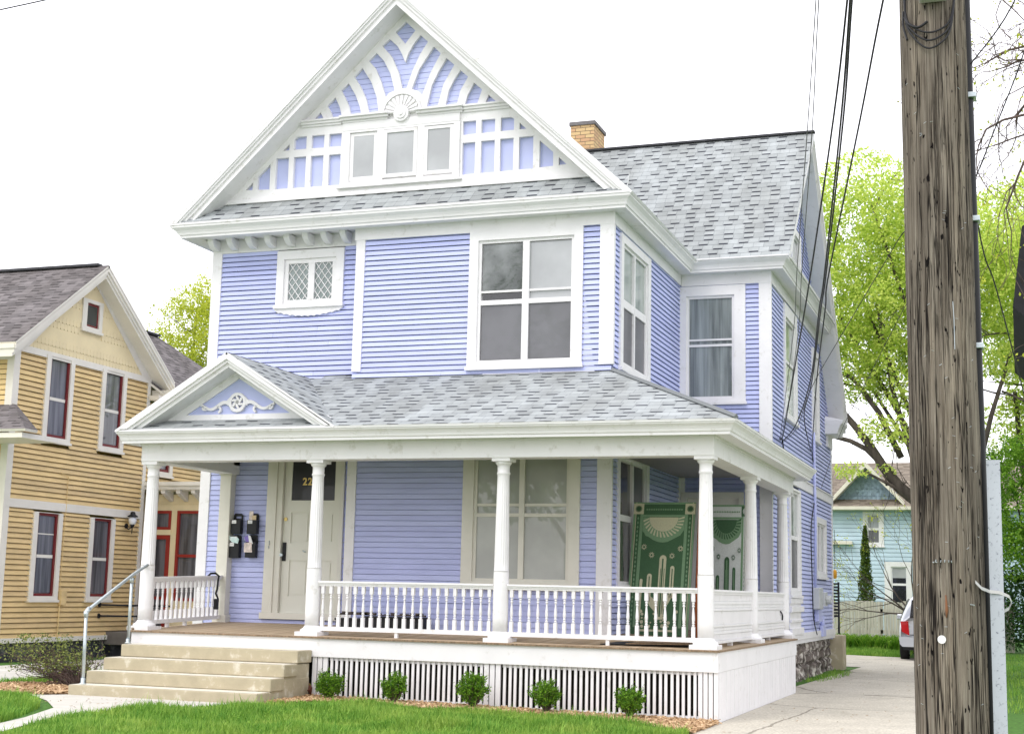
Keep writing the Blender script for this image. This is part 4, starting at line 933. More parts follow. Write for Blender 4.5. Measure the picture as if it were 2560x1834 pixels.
def railing(x0, y0, x1, y1, zt0, zt1, n, feet=()):
    """top height zt0..zt1 at the two ends"""
    d = Vector((x1-x0, y1-y0, 0)); L = d.length; d.normalize(); nn = Vector((-d.y, d.x, 0)); mb = MB()
    def beam(w, a, b, ext=0):
        c0 = Vector((x0, y0, 0)); c1 = Vector((x1, y1, 0)); vs = []
        for c, zt in ((c0, zt0), (c1, zt1)):
            for s, z in ((-w, a), (w, a), (w, b), (-w, b)): p = c+nn*s; vs.append((p.x, p.y, zt+z))
        mb.add(vs, [(0,1,2,3), (7,6,5,4), (0,4,5,1), (1,5,6,2), (2,6,7,3), (3,7,4,0)])
    beam(.052, -.024, 0); beam(.038, -.045, -.024); beam(.028, -.066, -.045); beam(.032, -.655, -.60)
    for t in feet:
        p = Vector((x0, y0, 0)).lerp(Vector((x1, y1, 0)), t); mb.box(p.x-.022, p.x+.022, p.y-.022, p.y+.022, deckz(p.x, p.y), (zt0+(zt1-zt0)*t)-.655)
    r = mb.build('railing', W, H)
    for k in range(n):
        t = (k+.5)/n; baluster(r, x0+(x1-x0)*t, y0+(y1-y0)*t, zt0+(zt1-zt0)*t-.60, zt0+(zt1-zt0)*t-.066)
railing(-5.445, .225, -2.95, .225, .73, .735, 21, (.46,))
railing(-2.765, .225, -.29, .225, .735, .735, 21, (.54,))
railing(-8.15, .33, -8.15, 2.19, .735, .79, 15, (.25, .5))
def panelrail(y0, y1):
    x = -.197; mb = MB()
    mb.box(x-.055, x+.055, y0, y1, .695, .725); mb.box(x-.04, x+.04, y0, y1, .665, .695)
    mb.box(x-.02, x+.02, y0, y1, .09, .665)
    for a, b, t in ((.54, .575, .035), (.50, .535, .03), (.46, .485, .04), (.26, .285, .04), (.215, .245, .03), (.17, .20, .035)): mb.box(x-t, x+t, y0, y1, a, b)
    mb.box(x-.05, x+.05, y0, y1, .055, .09)
    n = int((y1-y0)/.052)
    for k in range(n):
        y = y0+(y1-y0)*(k+.5)/n
        for a, b in ((.585, .665), (.29, .455), (.095, .165)): mb.box(x+.02, x+.031, y-.017, y+.017, a, b)
    for t in (.5,): mb.box(x-.03, x+.03, y0+(y1-y0)*t-.03, y0+(y1-y0)*t+.03, .0, .055)
    return mb.build('panel_railing', W, H, .002)
panelrail(.32, 3.26); pr_ = panelrail(3.46, 6.20)
mb = MB(); mb.tube([(-.15, 5.75, .43), (-.145, 5.85, .40), (-.15, 5.95, .36), (-.145, 5.9, .30)], .012, 6); mb.build('loose_paint_flake', M['black'], pr_)

# ================================================================ CONCRETE STEPS, HANDRAIL
steps = thing('concrete_steps', 'four worn tan concrete steps leading up to the front porch', 'steps', (-6.7, -.7, -.82))
mb = MB(); lv = [(-.40, -.175), (-.75, -.34), (-1.08, -.50), (-1.42, -.66)]
base = -.95
for k, (y, z) in enumerate(lv):
    x0 = (-8.08, -8.10, -8.12, -8.14)[k]; zb_ = lv[k+1][1]+.003 if k < 3 else base
    mb.box(x0, -5.40, y, -.003 if k == 0 else lv[k-1][0]+.02, (-.335 if k == 0 else zb_-.0), z)
mb.box(-8.0, -5.425, -1.02, -.004, base, -.52); mb.box(-7.9, -5.43, -.72, -.005, base, -.345)
st = mb.build('step_block', M['concrete'], steps, .012)
mb = MB()
for k, (y, z) in enumerate(lv):
    x0 = (-8.08, -8.10, -8.12, -8.14)[k]; yb = -.004 if k == 0 else lv[k-1][0]-.0
    mb.add([(x0+.012, y+.012, z+.002), (-5.412, y+.012, z+.002), (-5.412, yb, z+.002), (x0+.012, yb, z+.002)], [(0,1,2,3)])
mb.build('tread', M['concrete_top'], steps)
hr = thing('handrail', 'galvanised pipe handrail on two posts at the left of the concrete steps', 'handrail', (-8.05, -1.25, -.66))
mb = MB(); b0 = Vector((-8.02, -1.28, -.655)); b1 = Vector((-8.04, -1.28, .25))
mb.tube([b0, b1], .022, 12); mb.lathe((b0.x, b0.y), [(.045, -.657), (.045, -.645), (.030, -.64), (.030, -.58)], 12); mb.build('post', M['galv'], hr)
b2 = Vector((-8.13, -.17, -.17)); b3 = Vector((-8.13, -.17, .70)); mb = MB(); mb.tube([b2, b3], .022, 12); mb.lathe((b2.x, b2.y), [(.045, -.173), (.045, -.16), (.030, -.155), (.030, -.11)], 12); mb.tube([b3-Vector((0,0,.05)), b3+Vector((0,0,.02))], .03, 10); mb.build('post', M['galv'], hr)
mb = MB(); mb.tube([b1+Vector((0, 0, 0)), b1+Vector((0,.02,.03)), (-8.13, -.15, .76), (-8.10, .14, .90)], .022, 12); mb.build('rail', M['galv'], hr)
mb = MB(); mb.tube([b1-Vector((0,0,.05)), b1+Vector((0,-.005,.02))], .031, 10); mb.tube([b1+Vector((0,-.01,.0)), b1+Vector((0,.06,.055))], .031, 10); mb.build('elbow', M['galv'], hr)

# ================================================================ THINGS ON THE PORCH
def pocket(x0, x1, z0, z1, label, kind, ho):
    """black wall mail holder"""
    t = thing('mail_holder', label, 'mail holder', ((x0+x1)/2, Y2-.05, z0), 'black mail holders beside the front door')
    mb = MB(); dd = .085
    mb.fbox(PL, x0, x1, z0, z0+(z1-z0)*.68, .03, .03+dd); mb.build('bin', M['black'], t, .006)
    zz = z0+(z1-z0)*.62; xm = (x0+x1)/2; wv = (x1-x0)/2-.008
    outer = [(x0+.008, zz), (x1-.008, zz), (x1-.008, z1-.03), (x1-.03, z1), (x0+.03, z1), (x0+.008, z1-.03)]
    mb = MB(); board_with_holes(mb, PL, outer, [[(x0+.04, z1-.075), (x1-.03, z1-.075), (x1-.03, z1-.04), (x0+.04, z1-.04)]] if ho else [], .025, .045); mb.build('back_plate', M['black'], t)
    lm = M['paper']
    if kind != 3:
        mb = MB(); mb.fbox(PL, x0+.018, x0+.095, z0+(z1-z0)*.50, z0+(z1-z0)*.66, .116, .119); lb = mb.build('name_card', lm, t)
        mb = MB(); mb.fbox(PL, x0+.032, x0+.08, z0+(z1-z0)*.572, z0+(z1-z0)*.582, .119, .1205); mb.build('handwriting', M['black'], lb)
    return t
M['paper'] = mat('white_paper', (.78, .78, .78), .7, .03)
M['print1'] = mat('mint_print', (.50, .66, .64), .5, .3, 14, col2=(.78, .80, .80), c2t=.5, c2s=12)
M['print2'] = mat('mixed_print', (.72, .62, .56), .5, .3, 18, col2=(.55, .16, .14), c2t=.60, c2s=14)
M['print3'] = mat('violet_print', (.20, .15, .45), .5, .2, 12)
pocket(-8.045, -7.875, 1.43, 1.745, 'upper left black mail holder with a slotted handle and no mail', 0, True)
p2 = pocket(-7.765, -7.595, 1.43, 1.745, 'upper right black mail holder with pink and tan envelopes', 1, False)
p3 = pocket(-8.065, -7.885, 1.065, 1.415, 'lower left black mail holder with a mint flyer flopping over', 2, False)
p4 = pocket(-7.775, -7.60, 1.07, 1.42, 'lower right black mail holder stuffed with violet and white leaflets', 3, False)
MB().fpoly(PL, [(-7.755, 1.60), (-7.69, 1.60), (-7.68, 1.78), (-7.75, 1.78)], .07, .075).build('envelope', M['print2'], p2)
MB().fpoly(PL, [(-7.70, 1.62), (-7.625, 1.62), (-7.625, 1.715), (-7.70, 1.71)], .08, .085).build('envelope', mat('tan_card', (.66, .52, .32), .7), p2)
MB().fpoly(PL, [(-8.08, 1.37), (-8.0, 1.30), (-7.90, 1.28), (-7.885, 1.35), (-7.93, 1.39), (-8.02, 1.385), (-8.09, 1.41)], .118, .124).build('flyer', M['print1'], p3)
MB().fpoly(PL, [(-7.80, 1.38), (-7.74, 1.41), (-7.70, 1.30), (-7.75, 1.28)], .10, .11).build('flyer', M['print3'], p4)
MB().fpoly(PL, [(-7.73, 1.41), (-7.69, 1.40), (-7.64, 1.28), (-7.70, 1.27)], .112, .118).build('flyer', M['paper'], p4)
MB().fpoly(PL, [(-7.79, 1.29), (-7.66, 1.30), (-7.645, 1.15), (-7.785, 1.15)], .12, .126).build('flyer', M['print2'], p4)
# curved lock / cable hung on the left railing
lk = thing('bike_lock', 'black cable lock hooked over the left porch railing near the pilaster', 'lock', (-8.1, 1.95, .77))
mb = MB(); c = Vector((-8.10, 1.93, .74)); mb.tube([c+Vector((-.03, -.13, .03)), c+Vector((-.02, -.07, .075)), c+Vector((.02, .0, .08)), c+Vector((.05, .05, .04)), c+Vector((.05, .03, -.06)), c+Vector((.05, .02, -.16)), c+Vector((.06, -.03, -.22)), c+Vector((.055, .05, -.30)), c+Vector((.055, .0, -.36))], .016, 8); mb.build('cable', M['black'], lk)
mb = MB(); mb.box(-8.06, -8.01, 1.88, 1.96, .28, .44); mb.build('lock_body', M['black'], lk, .01)
# dark shoe tray / planter behind the rail
pb = thing('planter_box', 'long low black planter box on the porch floor under the blue wall', 'planter', (-5.3, 1.85, .08))
mb = MB(); board = [(-5.95, -5.0), (-4.95, -4.2)]
for a, b in ((-5.93, -5.48), (-5.46, -5.0), (-4.98, -4.55)):
    hh_ = random.uniform(.20, .27); mb.box(a, b, 1.72, 1.95, .07, hh_-.01); mb.box(a-.012, b+.012, 1.70, 1.97, hh_-.03, hh_)
mb.build('trough', M['black'], pb, .008)
mb = MB(); random.seed(5)
for k in range(40):
    x = random.uniform(-5.9, -4.6); L = random.uniform(.02, .06); mb.box(x, x+L, 1.78, 1.86, .262, .262+random.uniform(.01, .05))
mb.build('soil', mat('dry_soil', (.10, .08, .07), .95, .5, 30), pb)
# stack of flat boards/cardboard at the corner
cb = thing('flattened_cardboard', 'flattened dark and tan cardboard lying on the porch corner under the railing', 'cardboard', (-.9, .5, .02))
for k, (a, b, c_, d, z, mm) in enumerate([(-1.55, -.42, .30, .75, .014, 'black'), (-1.2, -.35, .22, .60, .034, 'floor_edge'), (-.42, -.12, .45, 1.3, .012, 'floor_edge')]):
    mb = MB(); mb.add([(a, c_, z), (b, c_+.05, z+.012), (b-.05, d, z+.05), (a+.1, d, z+.02), (a, c_, z+.01), (b, c_+.05, z+.022), (b-.05, d, z+.06), (a+.1, d, z+.03)], [(0,3,2,1), (4,5,6,7), (0,1,5,4), (1,2,6,5), (2,3,7,6), (3,0,4,7)]); mb.build('sheet', M[mm], cb)
# --- the two hanging rugs with desert pattern
def rug(x0, x1, y0, y1, z0, z1, lean, inv, label, cut=None):
    """reversible woven rug; pattern pieces are raised weave, drawn in 0..1 coordinates of the rug"""
    t = thing('woven_rug', label, 'rug', ((x0+x1)/2, y0, z0), 'green and cream cactus rugs stood up on the porch')
    A, B, C = M['rug_green'], M['rug_mid'], M['rug_cream']
    if inv: A, B, C = M['rug_white'], M['rug_mid'], M['rug_green']
    def P(u, v, d): 
        x = x0+(x1-x0)*u+lean*(1-v); y = y0+(y1-y0)*u+.16*(v-1)*-1*-1-d
        return (x, y0+(y1-y0)*u+.14*v-d, z0+(z1-z0)*v)
    wr = lambda n, m: None
    MB().fbox(P, 0, 1, 0, 1, -.012, .0).build('weave', A, t)
    def piece(name, m, polys, d):
        mb = MB()
        for p in polys: mb.fpoly(P, p, .0, d)
        return mb.build(name, m, t)
    R = lambda a, b, c, d: [(a, c), (b, c), (b, d), (a, d)]
    # border stripes
    piece('border_stripe', B, [R(0, .03, 0, 1), R(.115, .16, .06, .94), R(.84, .885, .06, .94), R(.97, 1, 0, 1), R(.16, .84, .888, .905), R(.03, .97, .985, 1)], .002)
    piece('border_stripe', C, [R(.035, .045, 0, 1), R(.955, .965, 0, 1), R(.2, .8, .03, .045)], .003)
    dm = []
    for k in range(26):
        v = .05+.86*k/26
        for u in (.08, .92): dm.append([(u-.014, v), (u, v-.013), (u+.014, v), (u, v+.013)])
    for k in range(16):
        u = .2+.6*(k+.5)/16; dm.append([(u-.018, .945), (u, .937), (u+.018, .945), (u, .953)])
    piece('diamond_chain', B, dm, .0035)
    piece('corner_block', C if not inv else C, [R(.0, .165, .91, .99), R(.835, 1, .91, .99)], .004)
    st = []
    for u in (.082, .918):
        for k in range(8):
            a = pi*k/8; ax = .055; az = .026
            st.append([(u+ax*cos(a)-.006*sin(a), .95+az*sin(a)+.003*cos(a)), (u-ax*cos(a)-.006*sin(a), .95-az*sin(a)+.003*cos(a)), (u-ax*cos(a)+.006*sin(a), .95-az*sin(a)-.003*cos(a)), (u+ax*cos(a)+.006*sin(a), .95+az*sin(a)-.003*cos(a))])
    piece('corner_star', A, st, .0055)
    # cloud behind the sun, sun, rays
    cl = [(.165, .885)]+[(.165, .78), (.19, .77), (.22, .745), (.28, .735), (.34, .715), (.42, .70), (.50, .695), (.58, .70), (.66, .72), (.72, .735), (.78, .75), (.82, .78), (.835, .79), (.835, .885)]
    piece('cloud_band', B, [cl], .003)
    sun = [(.5+.235*cos(pi+pi*k/20), .885+.108*sin(pi+pi*k/20)) for k in range(21)]
    piece('sun_disc', C, [sun], .005)
    ry = []
    for k in range(17):
        a = pi+pi*(k+.5)/17; b = a+.10
        i0, i1 = (.24, .112), (.335, .152)
        ry.append([(.5+i0[0]*cos(a-.05), .885+i0[1]*sin(a-.05)), (.5+i1[0]*cos(b-.04), .885+i1[1]*sin(b-.04)), (.5+i1[0]*cos(b+.045), .885+i1[1]*sin(b+.045)), (.5+i0[0]*cos(a+.04), .885+i0[1]*sin(a+.04))])
    piece('sun_rays', C, ry, .005)
    fl = []
    for (u, v) in ((.21, .66), (.34, .60), (.67, .595), (.80, .65)):
        for k in range(10):
            a = 2*pi*k/10; r0, r1 = .35, 1
            ax, az = .052, .0255
            fl.append([(u+ax*.45*cos(a-.3), v+az*.45*sin(a-.3)), (u+ax*cos(a), v+az*sin(a)), (u+ax*.45*cos(a+.3), v+az*.45*sin(a+.3)), (u+ax*.3*cos(a), v+az*.3*sin(a))])
    piece('star_flower', C, fl, .005)
    def stem(u, v0, v1, w_): 
        p = [(u-w_, v0), (u+w_, v0)]; hz = w_*.5
        return p+[(u+w_*cos(pi*k/8), v1-hz+hz*sin(pi*k/8)) for k in range(9)]
    piece('cactus', C, [stem(.53, .12, .60, .055), stem(.33, .25, .46, .038), stem(.69, .28, .52, .033),
        [(.31, .27), (.36, .22), (.50, .15), (.50, .24), (.37, .29)], [(.55, .17), (.66, .24), (.72, .30), (.66, .31), (.56, .25)], stem(.20, .10, .42, .022)], .005)
    piece('cactus_rib', A if not inv else B, [stem(.53, .14, .575, .012), stem(.33, .27, .44, .008), stem(.69, .30, .50, .008), stem(.505, .16, .50, .005), stem(.56, .16, .50, .005)], .0065)
    blob = []
    random.seed(11)
    for k in range(34):
        u = random.uniform(.2, .8); v = random.uniform(.06, .18); r = random.uniform(.012, .03)
        blob.append([(u+r*cos(2*pi*j/6), v+r*.5*sin(2*pi*j/6)) for j in range(6)])
    piece('desert_plants', C, blob, .0045)
    return t
rug(-1.86, -.945, 3.0, 3.0, .07, 1.975, -.09, False, 'green rug with cream sun and cactus standing behind the front railing')
rug(-1.08, -.40, 4.25, 4.25, .06, 2.02, -.02, True, 'pale rug with green sun between the corner column and the second side column')
er = thing('folded_rug', 'rust red edged rug seen edge on between the two cactus rugs', 'rug', (-.93, 3.2, .05))
mb = MB(); mb.add([(-.945, 3.02, .05), (-.875, 3.10, .05), (-.80, 3.16, 1.98), (-.885, 3.04, 1.98), (-1.02, 3.3, .05), (-.96, 3.38, .05), (-.86, 3.4, 1.98), (-.93, 3.3, 1.98)], [(0,1,2,3), (1,5,6,2), (5,4,7,6), (4,0,3,7), (3,2,6,7), (0,4,5,1)]); mb.build('pile_edge', M['rug_rust'], er, .006)
mb = MB(); mb.add([(-.87, 3.12, .05), (-.80, 3.18, .05), (-.745, 3.2, 1.96), (-.795, 3.17, 1.96), (-.9, 3.4, .05), (-.85, 3.45, .05), (-.80, 3.45, 1.96), (-.84, 3.4, 1.96)], [(0,1,2,3), (1,5,6,2), (5,4,7,6), (4,0,3,7), (3,2,6,7), (0,4,5,1)]); mb.build('woven_face', M['rug_mid'], er, .005)

# ================================================================ METER, CABLES ON THE SIDE WALL
em = thing('electric_meter', 'grey electric meter and box on the blue side wall above a painted conduit', 'electric meter', (XW, 11.9, .6))
mb = MB(); mb.fbox(SW, 11.25, 11.85, .44, .86, .02, .15); mb.build('meter_box', mat('meter_grey', (.50, .52, .53), .5, .05), em, .02)
mb = MB(); mb.fbox(SW, 12.3, 12.75, .50, .78, .02, .12); mb.tube([SW(12.55, .63, .12), SW(12.55, .63, .22)], [.09, .085], 16); mb.build('meter', mat('meter_grey_light', (.56, .58, .58), .4, .05), em, .01)
mb = MB(); mb.fbox(SW, 11.5, 12.1, .20, .44, .02, .10); mb.fbox(SW, 12.25, 12.7, -.10, .12, .02, .09); mb.tube([SW(12.45, .12, .05), SW(12.45, .30, .05)], .05, 8); mb.build('conduit_box', M['siding'], em, .01)
mb = MB(); mb.tube([SW(11.35, 3.9, .06), SW(11.4, 2.0, .07), SW(11.4, .86, .06)], .028, 8); mb.build('conduit', M['siding'], em)
def cable(name, label, pts, r, m='wire', group=None):
    mb = MB(); P_ = [Vector(p) for p in pts]; o = []
    for i in range(len(P_)-1):
        p0 = P_[max(i-1, 0)]; p1 = P_[i]; p2 = P_[i+1]; p3 = P_[min(i+2, len(P_)-1)]
        for k in range(6):
            t = k/6; o.append(.5*((2*p1)+(-p0+p2)*t+(2*p0-5*p1+4*p2-p3)*t*t+(-p0+3*p1-3*p2+p3)*t*t*t))
    o.append(P_[-1]); mb.tube(o, r, 6); return tag(mb.build(name, M[m]), label, 'cable', group)
cable('wall_cable', 'dark cables dropping down the blue side wall behind the porch corner', [SW(7.5, 3.35, .03), SW(7.7, 2.9, .04), SW(7.35, 2.4, .03), SW(7.75, 1.8, .05), SW(7.45, 1.2, .03), SW(7.6, .7, .03)], .012)
cable('wall_cable', 'thin cable running down the side wall past the grey meter box', [SW(11.2, 3.5, .04), SW(11.6, 2.8, .05), SW(10.9, 2.0, .05), SW(10.9, 1.0, .06), SW(11.1, .3, .05), SW(11.6, -.05, .05)], .010)
G = 'overhead service wires running to the blue house'
wires = [('thin grey wire crossing the right end of the ridge, left of its pair', [(2.4,-10.9,6.5),(2.583,-9.473,5.921),(2.078,-6.575,5.218),(1.769,-4.789,4.864),(1.172,-1.389,4.251),(0.901,0.263,4.009),(0.283,3.624,3.615),(-0.368,7.222,3.338)], .0045, 'thinwire'),
 ('thin grey wire just right of the other thin wire over the ridge end', [(2.62,-10.9,6.5),(2.606,-9.470,5.917),(2.095,-6.538,5.232),(1.776,-4.582,4.818),(1.224,-1.382,4.250),(0.958,0.271,4.008),(0.340,3.633,3.615),(-0.390,7.424,3.326)], .0045, 'thinwire'),
 ('leftmost thick black wire sagging to the porch corner of the side wall', [(2.9,-10.9,6.5),(2.816,-9.417,5.909),(2.309,-6.514,5.216),(1.987,-4.762,4.853),(1.292,-1.200,4.226),(0.678,1.921,3.803),(-0.252,6.825,3.361),(-.39,7.3,3.35)], .009, 'wire'),
 ('middle black wire of the bundle ending above the porch roof edge', [(2.95,-10.9,6.5),(2.782,-9.419,5.914),(2.330,-6.511,5.214),(2.053,-4.755,4.849),(1.446,-1.181,4.223),(1.255,-0.137,4.071),(0.722,2.997,3.682),(0.074,6.010,3.415),(-0.38,7.6,3.326)], .009, 'wire'),
 ('twisted black wire close beside the middle wire, ending near the rear side window', [(3.0,-10.9,6.5),(2.798,-9.331,5.970),(2.308,-6.152,5.366),(2.010,-4.172,5.045),(1.336,-0.138,4.455),(1.124,1.054,4.310),(0.527,4.634,3.928),(0.031,7.301,3.719),(-0.39,11.244,3.512)], .009, 'wire'),
 ('rightmost long black wire slanting from the top of the picture to the house', [(3.2,-10.9,6.5),(3.220,-9.225,5.951),(2.545,-6.089,5.363),(2.157,-4.115,5.050),(1.354,-0.051,4.473),(1.168,1.144,4.326),(0.549,4.973,3.940),(-0.39,11.411,3.553)], .009, 'wire')]
for lab, p, r, mm in wires: cable('overhead_wire', lab, p, r, mm, G)
cable('overhead_wire', 'low thin wire from the utility pole sloping down left to the blue wall', [(3.1,-10.9,3.6),(2.874,-7.517,3.305),(2.669,-6.740,3.230),(2.224,-5.062,3.109),(1.293,-1.200,2.962),(.5, 3.2, 3.04),(-0.38,7.4,3.25)], .004, 'wire')
cable('overhead_wire', 'thin wire crossing the green tree just left of the utility pole', [(3.1,-10.9,4.3),(2.787,-4.418,3.643),(2.443,-2.921,3.501),(1.689,0.656,3.240),(0.982,4.228,3.053),(-.35, 12.5, 2.9)], .004, 'wire')
cable('overhead_wire', 'thin wire sloping down to the right of the pole over the leaves', [(3.2,-10.8,3.1),(3.287,-9.206,2.591),(3.354,-8.819,2.401),(3.492,-7.580,1.962),(3.703,-5.618,1.292),(3.8,-4.6,.95)], .004, 'wire')
cable('overhead_wire', 'upper thin guy wire from the bare branches to the black conduit', [(4.1,-11.6,4.6),(3.651,-11.511,3.412),(3.474,-11.507,2.977),(3.301,-11.1,2.90)], .003, 'wire')
cable('overhead_wire', 'lower thin guy wire meeting the black conduit under the first clip', [(3.9,-11.6,4.1),(3.612,-11.509,3.148),(3.511,-11.507,2.778),(3.40,-11.3,2.56),(3.31,-11.05,2.42)], .003, 'wire')
cable('overhead_wire', 'black wire cutting the top left corner of the sky', [(-9.5,-8,4.99),(-6.5,-8,5.196),(-4.459,-8.000,5.339),(-4.001,-8.000,5.371),(-2.0,-8.000,5.515),(.6,-9.4,6.0)], .0055, 'wire')

# ================================================================ UTILITY POLE
pole = thing('utility_pole', 'weathered grey wooden utility pole with knots and cracks close to the camera', 'utility pole', (3.17, -11.03, -1))
def polemat():
    m = bpy.data.materials.new('weathered_pole_wood'); m.use_nodes = True; nt = m.node_tree; b = nt.nodes['Principled BSDF']
    tc = nd(nt, 'ShaderNodeTexCoord')
    def nzs(sc_, scale, det=6, dist=0, rough=.6):
        mp = nd(nt, 'ShaderNodeMapping'); mp.inputs['Scale'].default_value = sc_; nt.links.new(tc.outputs['Object'], mp.inputs[0])
        n = nd(nt, 'ShaderNodeTexNoise'); n.inputs['Scale'].default_value = scale; n.inputs['Detail'].default_value = det; n.inputs['Distortion'].default_value = dist; n.inputs['Roughness'].default_value = rough
        nt.links.new(mp.outputs[0], n.inputs[0]); return n.outputs[0]
    def ramp(x, stops):
        c = nd(nt, 'ShaderNodeValToRGB'); 
        while len(c.color_ramp.elements) < len(stops): c.color_ramp.elements.new(.5)
        for e, (p, col) in zip(c.color_ramp.elements, stops): e.position = p; e.color = tuple(col)+(1,)
        nt.links.new(x, c.inputs[0]); return c.outputs[0]
    grain = nzs((70, 70, 1.6), 1.4, 9, .3, .75); g = ramp(grain, [(.30, (.058, .046, .038)), (.43, (.15, .128, .106)), (.55, (.24, .212, .18)), (.74, (.38, .35, .30))])
    tone = nzs((7, 7, .8), 1.2, 5); t = ramp(tone, [(.33, (.60, .58, .56)), (.50, (1., .98, .94)), (.68, (1.35, 1.30, 1.2))])
    m1 = nd(nt, 'ShaderNodeMix', data_type='RGBA', blend_type='MULTIPLY'); m1.inputs['Factor'].default_value = 1; nt.links.new(g, m1.inputs['A']); nt.links.new(t, m1.inputs['B'])
    def line(n, wdt): return ramp(vmath(nt, 'ABSOLUTE', vmath(nt, 'SUBTRACT', n, .5)), [(wdt*.30, (1, 1, 1)), (wdt, (0, 0, 0))])
    big = line(nzs((22, 22, .42), 1.2, 4, .2, .55), .016); fine = line(nzs((48, 48, 1.3), 1.2, 5, .2, .6), .030)
    gate = ramp(nzs((9, 9, 1.2), 1., 3), [(.42, (0, 0, 0)), (.55, (1, 1, 1))])
    cf = vmath(nt, 'MAXIMUM', big, vmath(nt, 'MULTIPLY', fine, vmath(nt, 'MULTIPLY', gate, .8)))
    m2 = nd(nt, 'ShaderNodeMix', data_type='RGBA'); nt.links.new(cf, m2.inputs['Factor']); nt.links.new(m1.outputs['Result'], m2.inputs['A']); m2.inputs['B'].default_value = (.016, .013, .012, 1)
    pit = nzs((34, 34, 11), 1.5, 2); pf = ramp(pit, [(.665, (0, 0, 0)), (.695, (1, 1, 1))])
    m3 = nd(nt, 'ShaderNodeMix', data_type='RGBA'); nt.links.new(pf, m3.inputs['Factor']); nt.links.new(m2.outputs['Result'], m3.inputs['A']); m3.inputs['B'].default_value = (.010, .008, .008, 1)
    nt.links.new(m3.outputs['Result'], b.inputs['Base Color']); b.inputs['Roughness'].default_value = .9; b.inputs['Specular IOR Level'].default_value = .1
    h = vmath(nt, 'SUBTRACT', vmath(nt, 'SUBTRACT', vmath(nt, 'MULTIPLY', grain, 1.2), vmath(nt, 'MULTIPLY', cf, .8)), vmath(nt, 'MULTIPLY', pf, .6))
    bp = nd(nt, 'ShaderNodeBump'); bp.inputs['Distance'].default_value = .008; nt.links.new(h, bp.inputs['Height']); nt.links.new(bp.outputs[0], b.inputs['Normal'])
    return m
M['pole'] = polemat()
mb = MB(); nseg = 220; zs = rng(-1.2, 0, .2)+rng(0.03, 3.5, .03)+rng(3.7, 8.5, .4); vs = []; fs = []
for z in zs:
    k = (z-.1)/3.14; r0 = .1425-.0052*k; px = 3.1555-.0105*k
    for j in range(nseg):
        a = 2*pi*j/nseg; r = r0*(1+.012*noise.noise(Vector((cos(a)*6, sin(a)*6, z*.35)))+.010*noise.noise(Vector((cos(a)*16, sin(a)*16, z*.6)))+.008*noise.noise(Vector((cos(a)*34, sin(a)*34, z*1.2))))+.003*noise.noise(Vector((cos(a)*3, sin(a)*3, z*2)))
        vs.append((px+r*cos(a), -11.028+r*sin(a), z))
for i in range(len(zs)-1):
    for j in range(nseg): fs.append((i*nseg+j, i*nseg+(j+1) % nseg, (i+1)*nseg+(j+1) % nseg, (i+1)*nseg+j))
mb.add(vs, fs, 0, None, True); shaft = mb.build('shaft', M['pole'], pole)
def pz(a, z, r=.156): k = (z-.1)/3.14; rr = r-.013-.0052*k; return Vector((3.1555-.0105*k+rr*cos(radians(a)), -11.028+rr*sin(radians(a)), z))
mb = MB(); random.seed(15)
for k in range(46):
    a = random.uniform(-150, -30); z = random.uniform(.2, 3.1); t = random.uniform(-.6, .6); q = .006
    mb.tube([pz(a-2.2*cos(t), z-q*sin(t), .156), pz(a-2.2*cos(t), z-q*sin(t), .159), pz(a+2.2*cos(t), z+q*sin(t), .159), pz(a+2.2*cos(t), z+q*sin(t), .156)], .0008, 4)
mb.build('staples', M['galv'], pole)
mb = MB(); p = pz(-100, .484, .1555); dn = Vector((cos(radians(-100)), sin(radians(-100)), 0)); mb.tube([p, p+dn*.004], .0165, 20); mb.build('round_tag', M['paper'], pole)
mb = MB()
for a in (-109, -106, -104, -98, -92, -86, -82): mb.tube([pz(a, .795+random.uniform(-.008, .008)), pz(a, .79, .168)], .0022, 5)
mb.tube([pz(-52, .625), pz(-52, .622, .18)], .003, 5); mb.build('nail_row', M['galv'], pole)
mb = MB(); mb.tube([pz(-92, .66, .158), pz(-91, .60, .1575), pz(-92, .57, .158)], [.002, .007, .002], 6); mb.build('rust_scar', mat('orange_wood_scar', (.22, .10, .05), .9), pole)
mb = MB(); mb.tube([pz(-67, 1.86, .157), pz(-66, 1.78, .1575), pz(-66, 1.66, .157)], .0014, 5); mb.build('metal_strip', M['galv'], pole)
def smooth(P_):
    P_ = [Vector(p) for p in P_]; o = []
    for i in range(len(P_)-1):
        p0 = P_[max(i-1, 0)]; p1 = P_[i]; p2 = P_[i+1]; p3 = P_[min(i+2, len(P_)-1)]
        for k in range(6):
            t = k/6; o.append(.5*((2*p1)+(-p0+p2)*t+(2*p0-5*p1+4*p2-p3)*t*t+(-p0+3*p1-3*p2+p3)*t*t*t))
    return o+[P_[-1]]
mb = MB()
for k in range(3):
    mb.tube(smooth([pz(-141+k*3, 3.30, .165), pz(-135, 3.14-.01*k, .168), pz(-122, 3.075-.02*k, .170), pz(-97, 3.03-.035*k, .172), pz(-75, 3.04-.03*k, .172), pz(-58, 3.09-.02*k, .168), pz(-47, 3.22, .166)]), .0042, 7)
mb.tube(smooth([pz(-138, 3.13, .165), pz(-128, 3.09, .172), pz(-110, 3.06, .172), pz(-95, 3.08, .168)]), .006, 7)
mb.tube(smooth([pz(-142, 3.16, .165), pz(-140, 3.09, .17), pz(-132, 3.02, .168)]), .0045, 7)
mb.build('cable_loop', M['wire'], pole)
mb = MB(); mb.fbox(lambda u, z, d: (u, -11.19-d, z), 3.10, 3.215, 3.165, 3.40, -.02, .03); mb.build('grey_box', mat('pole_box', (.44, .42, .43), .6), pole, .006)
